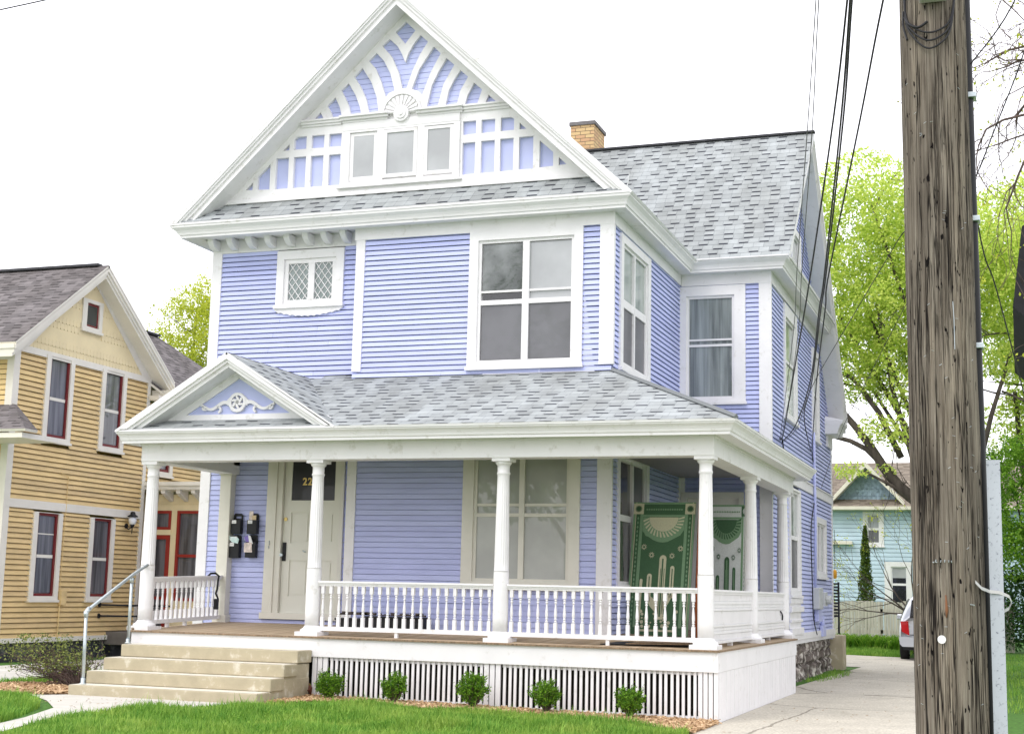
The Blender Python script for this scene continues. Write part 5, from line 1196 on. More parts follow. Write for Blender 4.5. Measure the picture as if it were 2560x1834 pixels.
mb = MB(); mb.tube([(3.297, -10.965, -1.1), (3.290, -10.965, .1), (3.282, -10.965, 1.7), (3.274, -10.965, 3.25), (3.26, -10.965, 6)], .029, 16); cd = mb.build('black_conduit', M['black'], pole)
mb = MB()
for z in (2.80, 2.25, 1.70): mb.box(3.245, 3.318, -11.003, -10.93, z-.012, z+.012)
mb.build('clip', M['galv'], cd, .003)
gd = thing('conduit_guard', 'speckled galvanised steel guard strip standing against the right side of the pole', 'steel guard', (3.34, -11.04, -1))
mb = MB(); gx0 = lambda z: 3.341-.004*(z-.6)
for a, b, c_, d in ((-.0265, .0265, -.012, -.008), (-.0265, -.0225, -.008, .02), (.0225, .0265, -.008, .02)):
    vs = []
    for z in (-1.1, 1.212):
        for (q, w_) in ((a, c_), (b, c_), (b, d), (a, d)): vs.append((3.339+.003*(z > 0)+q, -11.042+w_, z))
    mb.add(vs, [(0,1,2,3), (7,6,5,4), (0,4,5,1), (1,5,6,2), (2,6,7,3), (3,7,4,0)])
mb.build('channel', M['galv2'], gd)
mb = MB()
pts = [(3.262, -11.142, .715), (3.285, -11.120, .690), (3.315, -11.065, .678), (3.352, -11.060, .675), (3.388, -11.045, .660), (3.397, -11.02, .638), (3.386, -11.01, .612), (3.366, -11.02, .600)]
vs = []
for (x, y, z) in pts: vs += [(x, y, z-.0065), (x, y, z+.0065), (x, y+.003, z+.0065), (x, y+.003, z-.0065)]
fs = []
for i in range(len(pts)-1):
    a = i*4; b = a+4
    fs += [(a, b, b+1, a+1), (a+1, b+1, b+2, a+2), (a+2, b+2, b+3, a+3), (a+3, b+3, b, a)]
mb.add(vs, fs); mb.build('strap', mat('white_strap', (.55, .54, .54), .6, .1, 20), gd)

# ================================================================ SHRUBS
def leafcloud(mb, cfun, n, size, flat=.0, updir=None):
    """n small leaf faces whose centres come from cfun()"""
    for _ in range(n):
        c = Vector(cfun()); s = size*random.uniform(.6, 1.3)
        a = Vector((random.gauss(0, 1), random.gauss(0, 1), random.gauss(0, 1)-.0)).normalized(); b = a.cross(Vector((random.gauss(0, 1), random.gauss(0, 1), random.gauss(0, 1)))).normalized()
        mb.add([c-a*s*.5, c+b*s*.28, c+a*s*.5, c-b*s*.28], [(0,1,2,3)])
def shrub(x, y, zb, zt, r, label, seed, lean=0, dens=1.):
    random.seed(seed); g = gz(x, y)
    t = thing('boxwood_shrub', label, 'shrub', (x, y, g), 'small round boxwood shrubs in front of the porch lattice')
    mb = MB(); cz = (zb+zt)/2; h = (zt-zb)/2
    tips = []
    for k in range(70):
        a = random.uniform(0, 2*pi); e = math.acos(random.uniform(-1, 1)); q = random.uniform(.75, 1.12)
        tips.append(Vector((x+1.08*r*q*sin(e)*cos(a), y+r*q*sin(e)*sin(a), cz+h*q*cos(e))))
    sm = MB()
    sm.tube([(x, y, g-.05), (x+.01, y, cz-h*.2)], [.014, .008], 6)
    for p in tips[:45]: sm.tube([(x, y, g+.03), ((x+p.x)/2, (y+p.y)/2, (g+p.z)/2+.03), tuple(p)], [.006, .004, .002], 4)
    def cf():
        if random.random() < .8:
            p = random.choice(tips); k = random.uniform(.55, 1.05); c = Vector((x, y, cz-.03))
            return c+(p-c)*k+Vector((random.gauss(0, .014), random.gauss(0, .014), random.gauss(0, .016)))
        return Vector((x+random.gauss(0, r*.4), y+random.gauss(0, r*.4), cz+random.gauss(0, h*.4)))
    leafcloud(mb, cf, int(4600*dens), .027)
    for k in range(int(9*lean*10)):
        p = random.choice(tips); e = p+Vector((random.gauss(0, .03), random.gauss(0, .02), random.uniform(.02, .08))); sm.tube([p, e], [.002, .001], 3); leafcloud(mb, lambda: p.lerp(e, random.random())+Vector((random.gauss(0, .008),)*3), 22, .022)
    sm.build('stem', M['twig'], t); mb.build('foliage', M['leaf_box'], t)
for i, (x, zt_, zb_, r, lab) in enumerate([(-4.98, -.44, -.74, .165, 'boxwood shrub nearest the concrete steps, leftmost of the five'), (-4.06, -.41, -.72, .145, 'upright boxwood shrub, second along from the steps'),
        (-2.995, -.37, -.72, .175, 'largest boxwood shrub, in front of the middle lattice post'), (-2.045, -.44, -.73, .16, 'boxwood shrub just right of the middle lattice post'), (-1.0, -.47, -.75, .155, 'boxwood shrub nearest the driveway, rightmost of the five')]):
    shrub(x, -.32, zb_, zt_, r, lab, 20+i, (.9, .5, .2, 1.0, .7)[i], (.9, .75, 1.1, .8, 1.)[i])
# scraggly bush by the handrail
random.seed(77)
bt = thing('scraggly_bush', 'sprawling half bare bush with leafy top beside the handrail', 'bush', (-8.85, -.5, -.8))
sm = MB(); tips = []
for k in range(110):
    a = random.uniform(pi*.55, pi*1.15) if k % 4 else random.uniform(0, 2*pi); L = random.uniform(.45, 1.25)*(1 if a > pi*.5 else .5); z = random.uniform(.02, .52)
    p0 = Vector((-8.62+random.gauss(0, .05), -.5+random.gauss(0, .05), -.82)); p3 = p0+Vector((cos(a)*L, sin(a)*L*.45, z+random.uniform(0, .12)))
    m1 = p0.lerp(p3, .35)+Vector((0, 0, .12*random.random()+.05)); m2 = p0.lerp(p3, .7)+Vector((random.gauss(0, .05), random.gauss(0, .04), random.gauss(.05, .04)))
    sm.tube([p0, m1, m2, p3], [.009, .006, .004, .002], 4); tips.append((m2, p3))
    for j in range(4):
        q = m1.lerp(p3, random.random()); e = q+Vector((random.gauss(0, .12), random.gauss(0, .08), random.gauss(.04, .09))); sm.tube([q, q.lerp(e, .5)+Vector((0, 0, .02)), e], [.004, .003, .0015], 3); tips.append((q, e))
lf = MB()
ups = [t for t in tips if t[1].z > -.55]
def cf():
    if random.random() < .35 and ups:
        q, e = random.choice(ups); return q.lerp(e, random.uniform(.4, 1.1))+Vector((random.gauss(0, .025),)*3)
    while True:
        p = Vector((random.uniform(-9.95, -8.42), -.5+random.gauss(0, .22), random.uniform(-.60, -.02)))
        if ((p.x+9.15)/.80)**2+((p.z+.33)/.27)**2 < 1+.35*noise.noise(p*4) and noise.noise(p*5.5) > -.02: return p
leafcloud(lf, cf, 2900, .036)
sm.build('branch', M['twig'], bt); lf.build('foliage', M['leaf_olive'], bt)
# rusty hose bib by the steps
sp = thing('rusty_spigot', 'small rusty brown spigot beside the right end of the concrete steps', 'spigot', (-5.36, -.1, -.7))
mb = MB(); mb.tube([(-5.37, -.05, -.75), (-5.37, -.07, -.66), (-5.37, -.10, -.60)], [.012, .028, .012], 8); mb.tube([(-5.37, -.08, -.66), (-5.37, -.13, -.69)], .012, 8); mb.build('body', mat('rust', (.14, .05, .035), .8, .3, 20), sp)

# ================================================================ YELLOW HOUSE
Yh = thing('yellow_house', 'mustard yellow wooden house with ivory trim and dark red window sashes', 'house', (-17, 8, -.85))
YX = -14.26; SY = side(YX); YT = M['ytrim']
u1 = (5.48, 6.355, .285, 1.955); u2 = (7.25, 8.10, .285, 1.945); u3 = (5.53, 6.40, 3.33, 4.99); u4 = (7.33, 8.19, 3.33, 4.99); u5 = (6.52, 7.19, 5.68, 6.32)
YP = .098
def sidey(z0, z1, iv, holes, P=SY, m='ysiding', **k):
    mb = MB(); siding(mb, P, z0, z1, iv, holes, pitch=YP, out=.026, groove=.021, **k); return mb.build('clapboard_wall', M[m], Yh)
sidey(-.42, 2.0, lambda z: (4.63, 9.07), [u1, u2]); sidey(2.16, 4.93, lambda z: (4.63, 9.07), [u3, u4])
# gable with scalloped shingles
def yg(z): 
    k = (6.92-z)/.76; return 6.83-k, 6.83+k
mb = MB(); z = 5.05; row = 0
while z < 6.75:
    a, b = yg(z+.05); a = max(a, 4.66); b = min(b, 9.0); kind = row % 4
    hh = .125
    if kind in (0, 1):
        n = int((b-a)/.11); 
        for k in range(n):
            q = a+(b-a)*k/n; w_ = (b-a)/n
            if u5[0]-.02 < q+w_/2 < u5[1]+.02 and u5[2]-.1 < z+.05 < u5[3]: continue
            pts = [(q, z+hh), (q, z+.035)]+[(q+w_/2-w_/2*cos(pi*j/6), z+.035-.045*sin(pi*j/6)) for j in range(1, 6)]+[(q+w_-.004, z+.035), (q+w_-.004, z+hh)]
            mb.fpoly(SY, pts, .0, .022)
    else:
        for (p, q) in ([(a, b)] if not (u5[2]-.1 < z+.05 < u5[3]) else [(a, u5[0]), (u5[1], b)]):
            if q-p > .05: mb.fpoly(SY, [(p, z), (q, z), (q, z+hh), (p, z+hh)], .0, .020)
    z += hh-.0; row += 1
mb.fpoly(SY, [(4.6, 4.95), (9.1, 4.95), (6.85, 6.75)], -.03, .004)
mb.build('gable_shingles', M['ylight'], Yh)
mb = MB()
mb.fbox(SY, 4.60, 9.10, 4.93, 5.06, -.02, .03); mb.fbox(SY, 4.60, 9.10, 2.0, 2.16, -.02, .03); mb.fbox(SY, 4.585, 4.76, -.42, 5.2, -.02, .028); mb.fbox(SY, 8.98, 9.09, 2.16, 5.1, -.02, .028); mb.fbox(SY, 8.98, 9.09, -.4, 2.0, -.02, .028)
mb.fbox(SY, 4.55, 8.6, -.50, -.41, -.02, .05)
for (a, b) in ((4.66, 6.83), (9.04, 6.83)):
    sg = 1 if b > a else -1
    pts = [(a, 5.05), (a+sg*.30, 5.05), (6.83, 6.73), (6.83, 7.0)] if sg > 0 else [(a, 5.05), (6.83, 7.0), (6.83, 6.73), (a-.30, 5.05)]
    mb.fpoly(SY, pts, -.01, .034)
mb.build('trim_board', YT, Yh)
FY = front(4.63)
mb = MB(); siding(mb, FY, -.42, 4.85, lambda z: (-22, YX), [], pitch=YP, out=.022); mb.build('clapboard_wall', M['ysiding'], Yh)
mb = MB(); mb.fbox(FY, YX-.14, YX+.026, -.4, 5.0, -.02, .03); mb.fbox(FY, -22, YX-.14, 4.75, 5.0, -.02, .03); mb.build('trim_board', YT, Yh)
mb = MB()   # main cross-gable roof
rx = -13.88
roofslab(mb, [(rx, 4.15, 4.99), (-22, 4.15, 4.99), (-22, 6.82, 7.03), (rx, 6.82, 7.03)], (1, 0, 0), .05)
roofslab(mb, [(rx, 9.47, 5.0), (-22, 9.47, 5.0), (-22, 6.82, 7.03), (rx, 6.82, 7.03)], (1, 0, 0), .05)
# rear wing roof (hipped)
roofslab(mb, [(-13.95, 9.2, 4.72), (-13.95, 14.6, 4.72), (-16.3, 12.3, 6.62), (-16.3, 8.0, 6.62)], (0, 1, 0), .05)
roofslab(mb, [(-13.95, 14.6, 4.72), (-18.5, 14.6, 4.72), (-16.3, 12.3, 6.62)], (1, 0, 0), .05)
roofslab(mb, [(-18.5, 9.2, 4.72), (-18.5, 14.6, 4.72), (-16.3, 12.3, 6.62), (-16.3, 8.0, 6.62)], (0, 1, 0), .05)
# front porch roof corner
roofslab(mb, [(-13.05, 3.55, 3.30), (-20, 3.55, 3.30), (-20, 4.62, 3.90), (-14.2, 4.62, 3.90)], (1, 0, 0), .05)
roofslab(mb, [(-13.05, 3.55, 3.30), (-13.05, 3.9, 3.30), (-14.2, 4.7, 3.90), (-14.2, 4.62, 3.90)], (0, 1, 0), .05)
mb.build('roof', [M['roof_y'], YT], Yh)
mb = MB(); mb.box(-22, -14.1, 6.74, 6.90, 7.02, 7.07); mb.box(-16.4, -16.2, 8.0, 12.3, 6.61, 6.66); mb.build('ridge_cap', M['ridge'], Yh)
mb = MB()
for (a, b, f, k) in [(.05, .13, rx, YX), (.13, .20, rx-.03, YX), (.20, .27, rx-.06, YX)]:
    for ye, ze in ((4.15, 4.99), (9.47, 5.0)):
        pts = [(6.82, 7.03-a), (ye, ze-a), (ye, ze-b), (6.82, 7.03-b)]
        vs = [(f, u, z) for u, z in pts]+[(k, u, z) for u, z in pts]
        mb.add(vs, [(0,1,2,3), (7,6,5,4), (0,4,5,1), (1,5,6,2), (2,6,7,3), (3,7,4,0)])
mb.box(-22, -14.3, 4.2, 4.66, 4.83, 4.90); mb.box(-22, rx-.02, 4.13, 4.24, 4.87, 4.955); mb.box(rx-.4, rx+.22, 9.2, 9.6, 4.66, 4.80); mb.box(-14.2, -13.96, 9.0, 14.6, 4.56, 4.66); mb.box(-13.97, -13.86, 9.15, 14.6, 4.58, 4.70)
mb.box(-20, -13.15, 3.6, 4.62, 3.15, 3.24)
mb.build('rake_board', YT, Yh)
def ywin(u, o, z2, name='window', top=None):
    a, b, c, d = u
    w_ = window(SY, Yh, a, b, c, d, (a+.13, b-.12, c+.08, d-.01), [(a+.185, b-.175, (c+d)/2+.03, d-.07, 'ypane', -.02), (a+.185, b-.175, c+.14, (c+d)/2-.03, 'ypane', -.012)], casing=YT, sashm=M['maroon'], sw=.05, rails=())
    mb = MB(); mb.fbox(SY, a+.20, b-.19, (c+d)/2-.03, (c+d)/2+.03, -.04, .0)
    if top: mb.fbox(SY, a+.20, b-.19, d-.42, d-.40, -.02, -.008)
    mb.build('meeting_rail', YT, w_); return w_
ywin(u1, None, 0, top=True); ywin(u2, None, 0); ywin(u3, None, 0); ywin(u4, None, 0)
window(SY, Yh, *u5, (6.67, 7.08, 5.76, 6.25), [(6.72, 7.03, 5.81, 6.20, 'doorpane', .014)], casing=YT, sashm=M['maroon'], sw=.045)
# rear wing walls
SR2 = side(-14.55)
sidey(2.86, 4.6, lambda z: (9.07, 14.2), [(9.75, 10.55, 3.0, 4.3)], P=SR2); sidey(-.4, 2.86, lambda z: (11.5, 14.2), [], P=SR2)
window(SR2, Yh, 9.72, 10.55, 3.02, 4.35, (9.85, 10.43, 3.11, 4.28), [(9.92, 10.36, 3.18, 4.2, 'ypane', -.02)], casing=YT, sashm=M['maroon'], sw=.06)
mb = MB(); mb.box(-22, -14.6, 14.1, 14.2, -.4, 4.6); mb.box(-18.2, -18.1, 4.7, 14.1, -.4, 4.8); mb.box(-14.56, -14.28, 9.02, 9.07, -.4, 5.0); mb.build('rear_wall', M['ysiding'], Yh)
# entry vestibule facing the street
VE = front(9.50)
mb = MB(); mb.fbox(VE, -14.95, -12.3, 2.21, 2.56, -.1, .0); mb.fbox(VE, -14.95, -14.30, -.4, 2.21, -.1, .0); mb.fbox(VE, -13.79, -13.64, -.4, 2.21, -.1, .0); mb.fbox(VE, -12.80, -12.3, -.4, 2.21, -.1, .0); mb.fbox(VE, -13.64, -12.80, -.4, .30, -.1, .0)
mb.fbox(VE, -14.32, -13.77, 1.69, 1.80, -.1, .03); mb.fbox(VE, -14.9, -12.3, 2.36, 2.385, .0, .03); mb.box(-12.36, -12.3, 9.5, 11.5, -.4, 2.6)
mb.build('entry_front', M['ylight'], Yh)
mb = MB(); mb.box(-15.1, -12.1, 9.05, 11.6, 2.72, 2.80); mb.box(-15.05, -12.15, 9.10, 9.2, 2.64, 2.72); mb.box(-15.0, -12.2, 9.2, 9.6, 2.62, 2.64)
ec = mb.build('entry_canopy', YT, Yh)
for bx in (-14.92, -14.55, -14.18, -13.81, -13.44, -13.07, -12.7):
    MB().add([(bx-.05, 9.14, 2.64), (bx+.05, 9.14, 2.64), (bx+.05, 9.14, 2.56), (bx-.05, 9.14, 2.56), (bx-.05, 9.49, 2.64), (bx+.05, 9.49, 2.64), (bx+.05, 9.49, 2.40), (bx-.05, 9.49, 2.40)], [(0,1,2,3), (7,6,5,4), (0,4,5,1), (1,5,6,2), (2,6,7,3), (3,7,4,0)]).build('bracket', YT, ec, .008)
def framed(name, a, b, c, d, w_, rails=(), par=Yh, m=None):
    mb = MB(); mb.fbox(VE, a, a+w_, c, d, -.06, .02); mb.fbox(VE, b-w_, b, c, d, -.06, .02); mb.fbox(VE, a+w_, b-w_, c, c+w_, -.06, .02); mb.fbox(VE, a+w_, b-w_, d-w_, d, -.06, .02)
    for r in rails: mb.fbox(VE, a+w_, b-w_, r-.03, r+.03, -.06, .02)
    o = mb.build(name, M['redwood'], par); MB().fbox(VE, a+w_, b-w_, c+w_, d-w_, -.05, -.03).build('pane', M['ypane'], o); return o
framed('transom_window', -14.30, -13.79, 1.80, 2.21, .06); framed('entry_door', -14.30, -13.79, -.4, 1.69, .09, (.35,)); framed('window', -13.64, -12.80, .30, 2.21, .06, (1.25,))
MB().box(-22, YX-.02, 4.68, 8.9, -1.0, -.49).build('foundation', M['stone_dark'], Yh)
MB().box(-14.5, -13.2, 8.05, 11, -.60, -.34).build('entry_stoop', mat('stoop_concrete', (.17, .15, .13), .9, .2, 6), Yh, .01)
MB().box(-14.4, -13.3, 8.3, 11, -1.0, -.601).build('stoop_base', M['stone_dark'], Yh)
mb = MB()
for z in (.20, -.02): mb.tube([SY(7.75, z, .03), SY(7.75, z, .10), (-14.0, 8.6, z-.01), (-13.6, 9.4, z-.02)], .018, 8); mb.tube([SY(7.75, z, .02), SY(7.75, z, .035)], .05, 10)
mb.build('entry_handrail', M['wire'], Yh)
ub = thing('utility_box', 'small mustard utility box with pipe on the yellow wall between the lower windows', 'utility box', (-14.2, 6.45, .3))
mb = MB(); mb.fbox(SY, 6.40, 6.56, .20, .47, .02, .10); mb.tube([SY(6.42, .2, .05), SY(6.42, -.45, .05)], .012, 6); mb.tube([SY(6.42, .47, .03), SY(6.45, 2.7, .03), SY(6.2, 2.75, .03)], .008, 5); mb.build('box', M['ysiding'], ub, .006)
lm = thing('wall_lantern', 'black wall lantern with white globe at the corner of the yellow house', 'lantern', (-14.2, 8.6, 1.85))
mb = MB(); lx, ly = -14.10, 8.52
mb.lathe((lx, ly), [(.03, 2.13), (.05, 2.11), (.055, 2.07), (.105, 2.04), (.11, 2.02), (.02, 2.015)], 12); mb.lathe((lx, ly), [(.05, 1.86), (.04, 1.83), (.012, 1.80), (.012, 1.70), (.002, 1.66)], 10); mb.tube([(lx, ly, 1.81), (-14.18, 8.50, 1.76), (-14.235, 8.50, 1.83)], .014, 6); mb.tube([(-14.24, 8.50, 1.83), (-14.22, 8.50, 1.83)], .055, 10); mb.build('lantern_body', M['black'], lm)
MB().lathe((lx, ly), [(.055, 1.86), (.075, 1.90), (.085, 1.96), (.07, 2.015)], 14).build('globe', mat('milk_glass', (.8, .8, .8), .2, .02), lm)

# ================================================================ BACKGROUND: teal house, fence, car, plants
T = thing('teal_house', 'pale teal wooden house behind the weathered fence at the end of the driveway', 'house', (-1, 38, -.2))
TY = 36; PTe = front(TY)
w1 = (-1.88, -1.14, 2.56, 3.82); w2 = (-1.15, -.20, .3, 2.02)
mb = MB(); siding(mb, PTe, -.4, 3.86, lambda z: (-8, 5), [w1, w2], pitch=.145, out=.02); mb.build('clapboard_wall', M['teal'], T)
mb = MB(); z = 4.25; row = 0
while z < 5.35:
    k = (5.50-z)/1.08; a, b = -1.74-k, -1.74+k; n = max(1, int((b-a)/.16))
    for i in range(n):
        q = a+(b-a)*(i+.5*(row % 2)*0)/n; w_ = (b-a)/n
        mb.fpoly(front(TY+.3), [(q, z+.15), (q+w_*.15, z+.02), (q+w_*.5, z-.01), (q+w_*.85, z+.02), (q+w_, z+.15)], 0, .015+.01*((i+row) % 2))
    z += .13; row += 1
mb.fpoly(front(TY+.3), [(-2.98, 4.2), (-.50, 4.2), (-1.74, 5.52)], -.03, .004)
mb.build('gable_shingles', M['tealsh'], T)
mb = MB()
roofslab(mb, [(-8, 35.6, 3.98), (5, 35.6, 3.98), (5, 36.4, 4.32), (-8, 36.4, 4.32)], (1, 0, 0), .05)
roofslab(mb, [(-8, 36.3, 4.25), (5, 36.3, 4.25), (5, 39.3, 5.88), (-8, 39.3, 5.88)], (1, 0, 0), .05)
roofslab(mb, [(-8, 42.3, 4.25), (5, 42.3, 4.25), (5, 39.3, 5.88), (-8, 39.3, 5.88)], (1, 0, 0), .05)
for s in (-1, 1): roofslab(mb, [(-1.74+s*1.32, 35.75, 4.18), (-1.74+s*1.32, 37, 4.18), (-1.74, 38.6, 5.60), (-1.74, 35.75, 5.60)], (0, 1, 0), .05)
mb.build('roof', [M['roof_t'], M['ytrim']], T)
mb = MB()
for s in (-1, 1):
    pts = [(-1.74, 5.58), (-1.74+s*1.34, 4.14), (-1.74+s*1.34, 4.0), (-1.74, 5.40)]
    vs = [(u, 35.74, z) for u, z in pts]+[(u, 36.25, z) for u, z in pts]; mb.add(vs, [(0,1,2,3), (7,6,5,4), (0,4,5,1), (1,5,6,2), (2,6,7,3), (3,7,4,0)])
mb.box(-8, 5, 35.56, 35.66, 3.86, 3.97); mb.box(-8, 5, 35.66, 36, 3.84, 3.87); mb.fbox(PTe, -8, -2.25, 2.62, 2.74, 0, .25)
mb.build('trim_board', M['ytrim'], T)
window(PTe, T, *w1, (-1.74, -1.28, 2.66, 3.72), [(-1.69, -1.33, 3.22, 3.67, 'attic', -.015), (-1.69, -1.33, 2.71, 3.14, 'screen', -.01)], rails=[(3.14, 3.22, .01)])
window(PTe, T, *w2, (-.92, -.36, .45, 1.85), [(-.87, -.41, 1.45, 1.80, 'attic', -.015), (-.87, -.41, 1.26, 1.45, 'darkpane', -.016), (-.87, -.41, .5, 1.18, 'darkpane', -.01)], rails=[(1.18, 1.26, .01)])
MB().box(-8, 5, 36.02, 42, -.6, 3.9).build('rear_wall', M['teal'], T)
# board fence
fe = thing('board_fence', 'weathered grey vertical board fence behind the leafy border', 'fence', (-1, 26, -.3))
mb = MB(); x = -4.5; random.seed(3)
while x < 3.2:
    w_ = random.uniform(.085, .10); h = .62+random.uniform(-.03, .03)-(.02 if x < -1.3 else 0); g = 25.9+random.uniform(-.008, .008)
    if abs(x-.0+.42) > .03: mb.box(x, x+w_-.008, g, g+.02, gz(x, 26)-.1, h)
    x += w_
fb = mb.build('fence_board', M['fence'], fe)
mb = MB(); mb.box(-4.5, 3.2, 25.93, 25.98, .3, .4); mb.box(-4.5, 3.2, 25.93, 25.98, -.3, -.2)
for x in (-3.2, -.45, 2.2): mb.box(x, x+.1, 25.93, 26.03, -.6, .6)
mb.build('fence_rail', M['fence'], fe)
# border plants
random.seed(9); mb = MB()
def strap_leaf(mb, b, L, a, w_=.02):
    d = Vector((cos(a), sin(a), 0)); s = Vector((-sin(a), cos(a), 0))*w_; p = []
    for t in (0, .35, .7, 1): 
        c = b+d*L*t*.65+Vector((0, 0, L*(t*1.25-.75*t*t))); p += [c-s*(1-t*.9), c+s*(1-t*.9)]
    mb.add(p, [(0,1,3,2), (2,3,5,4), (4,5,7,6)])
for k in range(2600):
    x = random.uniform(-3, 1.8); y = random.uniform(24.6, 25.7); strap_leaf(mb, Vector((x, y, gz(x, y))), random.uniform(.45, .85), random.uniform(0, 2*pi), .022)
tag(mb.build('border_plants', M['leaf_mid']), 'dense strap leaved green plants along the foot of the fence', 'border plants', kind='stuff')
# black railing and orange feeder behind the rear corner
br = thing('black_rail', 'black metal louvred rail standing just behind the rear corner of the blue house', 'railing', (-.42, 15.2, -.1))
mb = MB(); mb.box(-.56, -.52, 15.18, 15.22, -.1, 1.0); mb.box(-.37, -.33, 15.18, 15.22, -.1, 1.02)
for k in range(11): mb.box(-.52, -.37, 15.18, 15.21, .26+.07*k, .30+.07*k)
mb.build('louvre', M['wire'], br)
of = thing('bird_feeder', 'small orange yellow bird feeder past the rear corner of the blue house', 'bird feeder', (-.53, 16, 1.2))
MB().lathe((-.52, 16), [(.02, 1.10), (.045, 1.13), (.045, 1.27), (.015, 1.31)], 10).build('feeder_body', mat('orange_plastic', (.75, .36, .03), .4), of)
mb = MB(); mb.tube([(-.52, 16, 1.31), (-.52, 16, 2.2), (-.8, 16, 2.3)], .006, 5); mb.build('hanger', M['wire'], of)
# parked silver car seen from behind
car = thing('parked_car', 'silver estate style car with red tail lamps parked beyond the utility pole', 'car', (1.35, 22.8, -.85))
def car_section(y):   # half profile (x offset from centre, z) at a given distance along the car
    pass
cx = 1.36; gzc = -.86; hw = .90
def bodyloop(y, w_, zb_, zbelt, zroof, wr):
    L = [(-w_*.96, zb_), (-w_, zb_+.18), (-w_*1.0, zbelt-.22), (-w_*.97, zbelt), (-wr-.02, zroof-.12), (-wr*.86, zroof-.02), (-wr*.45, zroof+.02)]
    return [(cx+x, y, z) for x, z in L]+[(cx-x, y, z) for x, z in L[::-1]]
secs = [(20.98, .84, gzc+.42, gzc+.98, gzc+1.12, .70), (21.02, .88, gzc+.34, gzc+1.0, gzc+1.40, .66), (21.12, .90, gzc+.30, gzc+1.01, gzc+1.62, .64), (21.5, .91, gzc+.28, gzc+1.02, gzc+1.70, .64), (22.6, .91, gzc+.28, gzc+1.0, gzc+1.71, .64), (23.6, .91, gzc+.28, gzc+.98, gzc+1.64, .62), (24.3, .90, gzc+.28, gzc+.97, gzc+1.05, .60), (25.1, .86, gzc+.30, gzc+.88, gzc+.92, .58), (25.4, .78, gzc+.36, gzc+.70, gzc+.75, .55)]
mb = MB(); vs = []
for s in secs: vs += bodyloop(*s)
n = 14; fs = []
for i in range(len(secs)-1):
    for k in range(n): fs.append((i*n+k, i*n+(k+1) % n, (i+1)*n+(k+1) % n, (i+1)*n+k))
fs.append(tuple(range(n))); fs.append(tuple((len(secs)-1)*n+k for k in range(n))[::-1])
mb.add(vs, fs, 0, None, True); body = mb.build('body', M['carpaint'], car); sub = body.modifiers.new('s', 'SUBSURF'); sub.levels = 1; sub.render_levels = 2
def carq(name, pts, m, par=car, y=20.93, t=.05, bev=.012):
    mb = MB(); mb.fpoly(lambda u, z, d: (cx+u, y-d+ (0), gzc+z), pts, -t, .0); return mb.build(name, m, par, bev)
carq('rear_window', [(-.60, 1.10), (.60, 1.10), (.55, 1.52), (-.55, 1.52)], M['darkpane'], y=20.98)
for s in (-1, 1): carq('tail_lamp', [(s*.83, .98), (s*.66, .98), (s*.64, .66), (s*.80, .74)], M['red'], y=20.93)
carq('bumper', [(-.88, .60), (.88, .60), (.86, .42), (.80, .36), (-.80, .36), (-.86, .42)], M['carpaint'], y=20.88, t=.2, bev=.03)
carq('lower_valance', [(-.80, .37), (.80, .37), (.78, .28), (-.78, .28)], M['black'], y=20.92, t=.2)
carq('number_plate', [(-.18, .66), (.18, .66), (.18, .78), (-.18, .78)], M['paper'], y=20.92)
carq('trim_line', [(-.62, .645), (.62, .645), (.62, .66), (-.62, .66)], M['black'], y=20.925)
for s in (-1, 1):
    mb = MB(); mb.add([(cx+s*.905, 21.7, gzc+1.05), (cx+s*.905, 23.5, gzc+1.04), (cx+s*.70, 23.2, gzc+1.54), (cx+s*.70, 21.7, gzc+1.57)], [(0,1,2,3)]); mb.build('side_window', M['darkpane'], car)
    mb = MB(); mb.box(cx+s*1.02-.10, cx+s*1.02+.10, 23.4, 23.5, gzc+1.0, gzc+1.15); mb.build('wing_mirror', M['carpaint'], car, .03)
for s in (-1, 1):
    for yy in (21.75, 24.5):
        mb = MB(); wx = cx+s*.80
        mb.tube([(wx-.11, yy, gzc+.33), (wx-.09, yy, gzc+.33), (wx+.09, yy, gzc+.33), (wx+.11, yy, gzc+.33)], [.30, .34, .34, .30], 24); wh = mb.build('wheel', M['rubber'], car)
        mb = MB(); mb.tube([(wx-.115, yy, gzc+.33), (wx+.115, yy, gzc+.33)], .19, 16); mb.build('rim', M['galv'], wh)

# ================================================================ TREES
def grow(sm, p, d, L, r, lev, tips, spread=.6, grav=0.0, segs=4, kids=3, minr=.004, jit=.13):
    pts = [p]; rs = [r]; q = p.copy(); dd = d.normalized()
    for k in range(segs):
        dd = (dd+Vector((random.gauss(0, jit), random.gauss(0, jit), random.gauss(0, jit*.8)+grav))).normalized(); q = q+dd*L/segs; pts.append(q.copy()); rs.append(max(minr, r*(1-.55*(k+1)/segs)))
    sm.tube(pts, rs, 8 if r > .05 else (5 if r > .015 else 3))
    if lev == 0: tips.append((pts[-2], pts[-1])); return
    for k in range(kids):
        t = random.uniform(.45, 1); i = min(int(t*segs), segs-1); s = pts[i].lerp(pts[i+1], t*segs-i)
        ax = dd.cross(Vector((random.gauss(0, 1), random.gauss(0, 1), random.gauss(0, 1)))).normalized()
        nd_ = (dd+ax*random.uniform(spread*.6, spread*1.4)).normalized()
        grow(sm, s, nd_, L*random.uniform(.55, .8), max(minr, rs[i]*.62), lev-1, tips, spread, grav, segs, kids, minr, jit)
    grow(sm, pts[-1], dd, L*.7, max(minr, rs[-1]*.9), lev-1, tips, spread, grav, segs, kids, minr, jit)
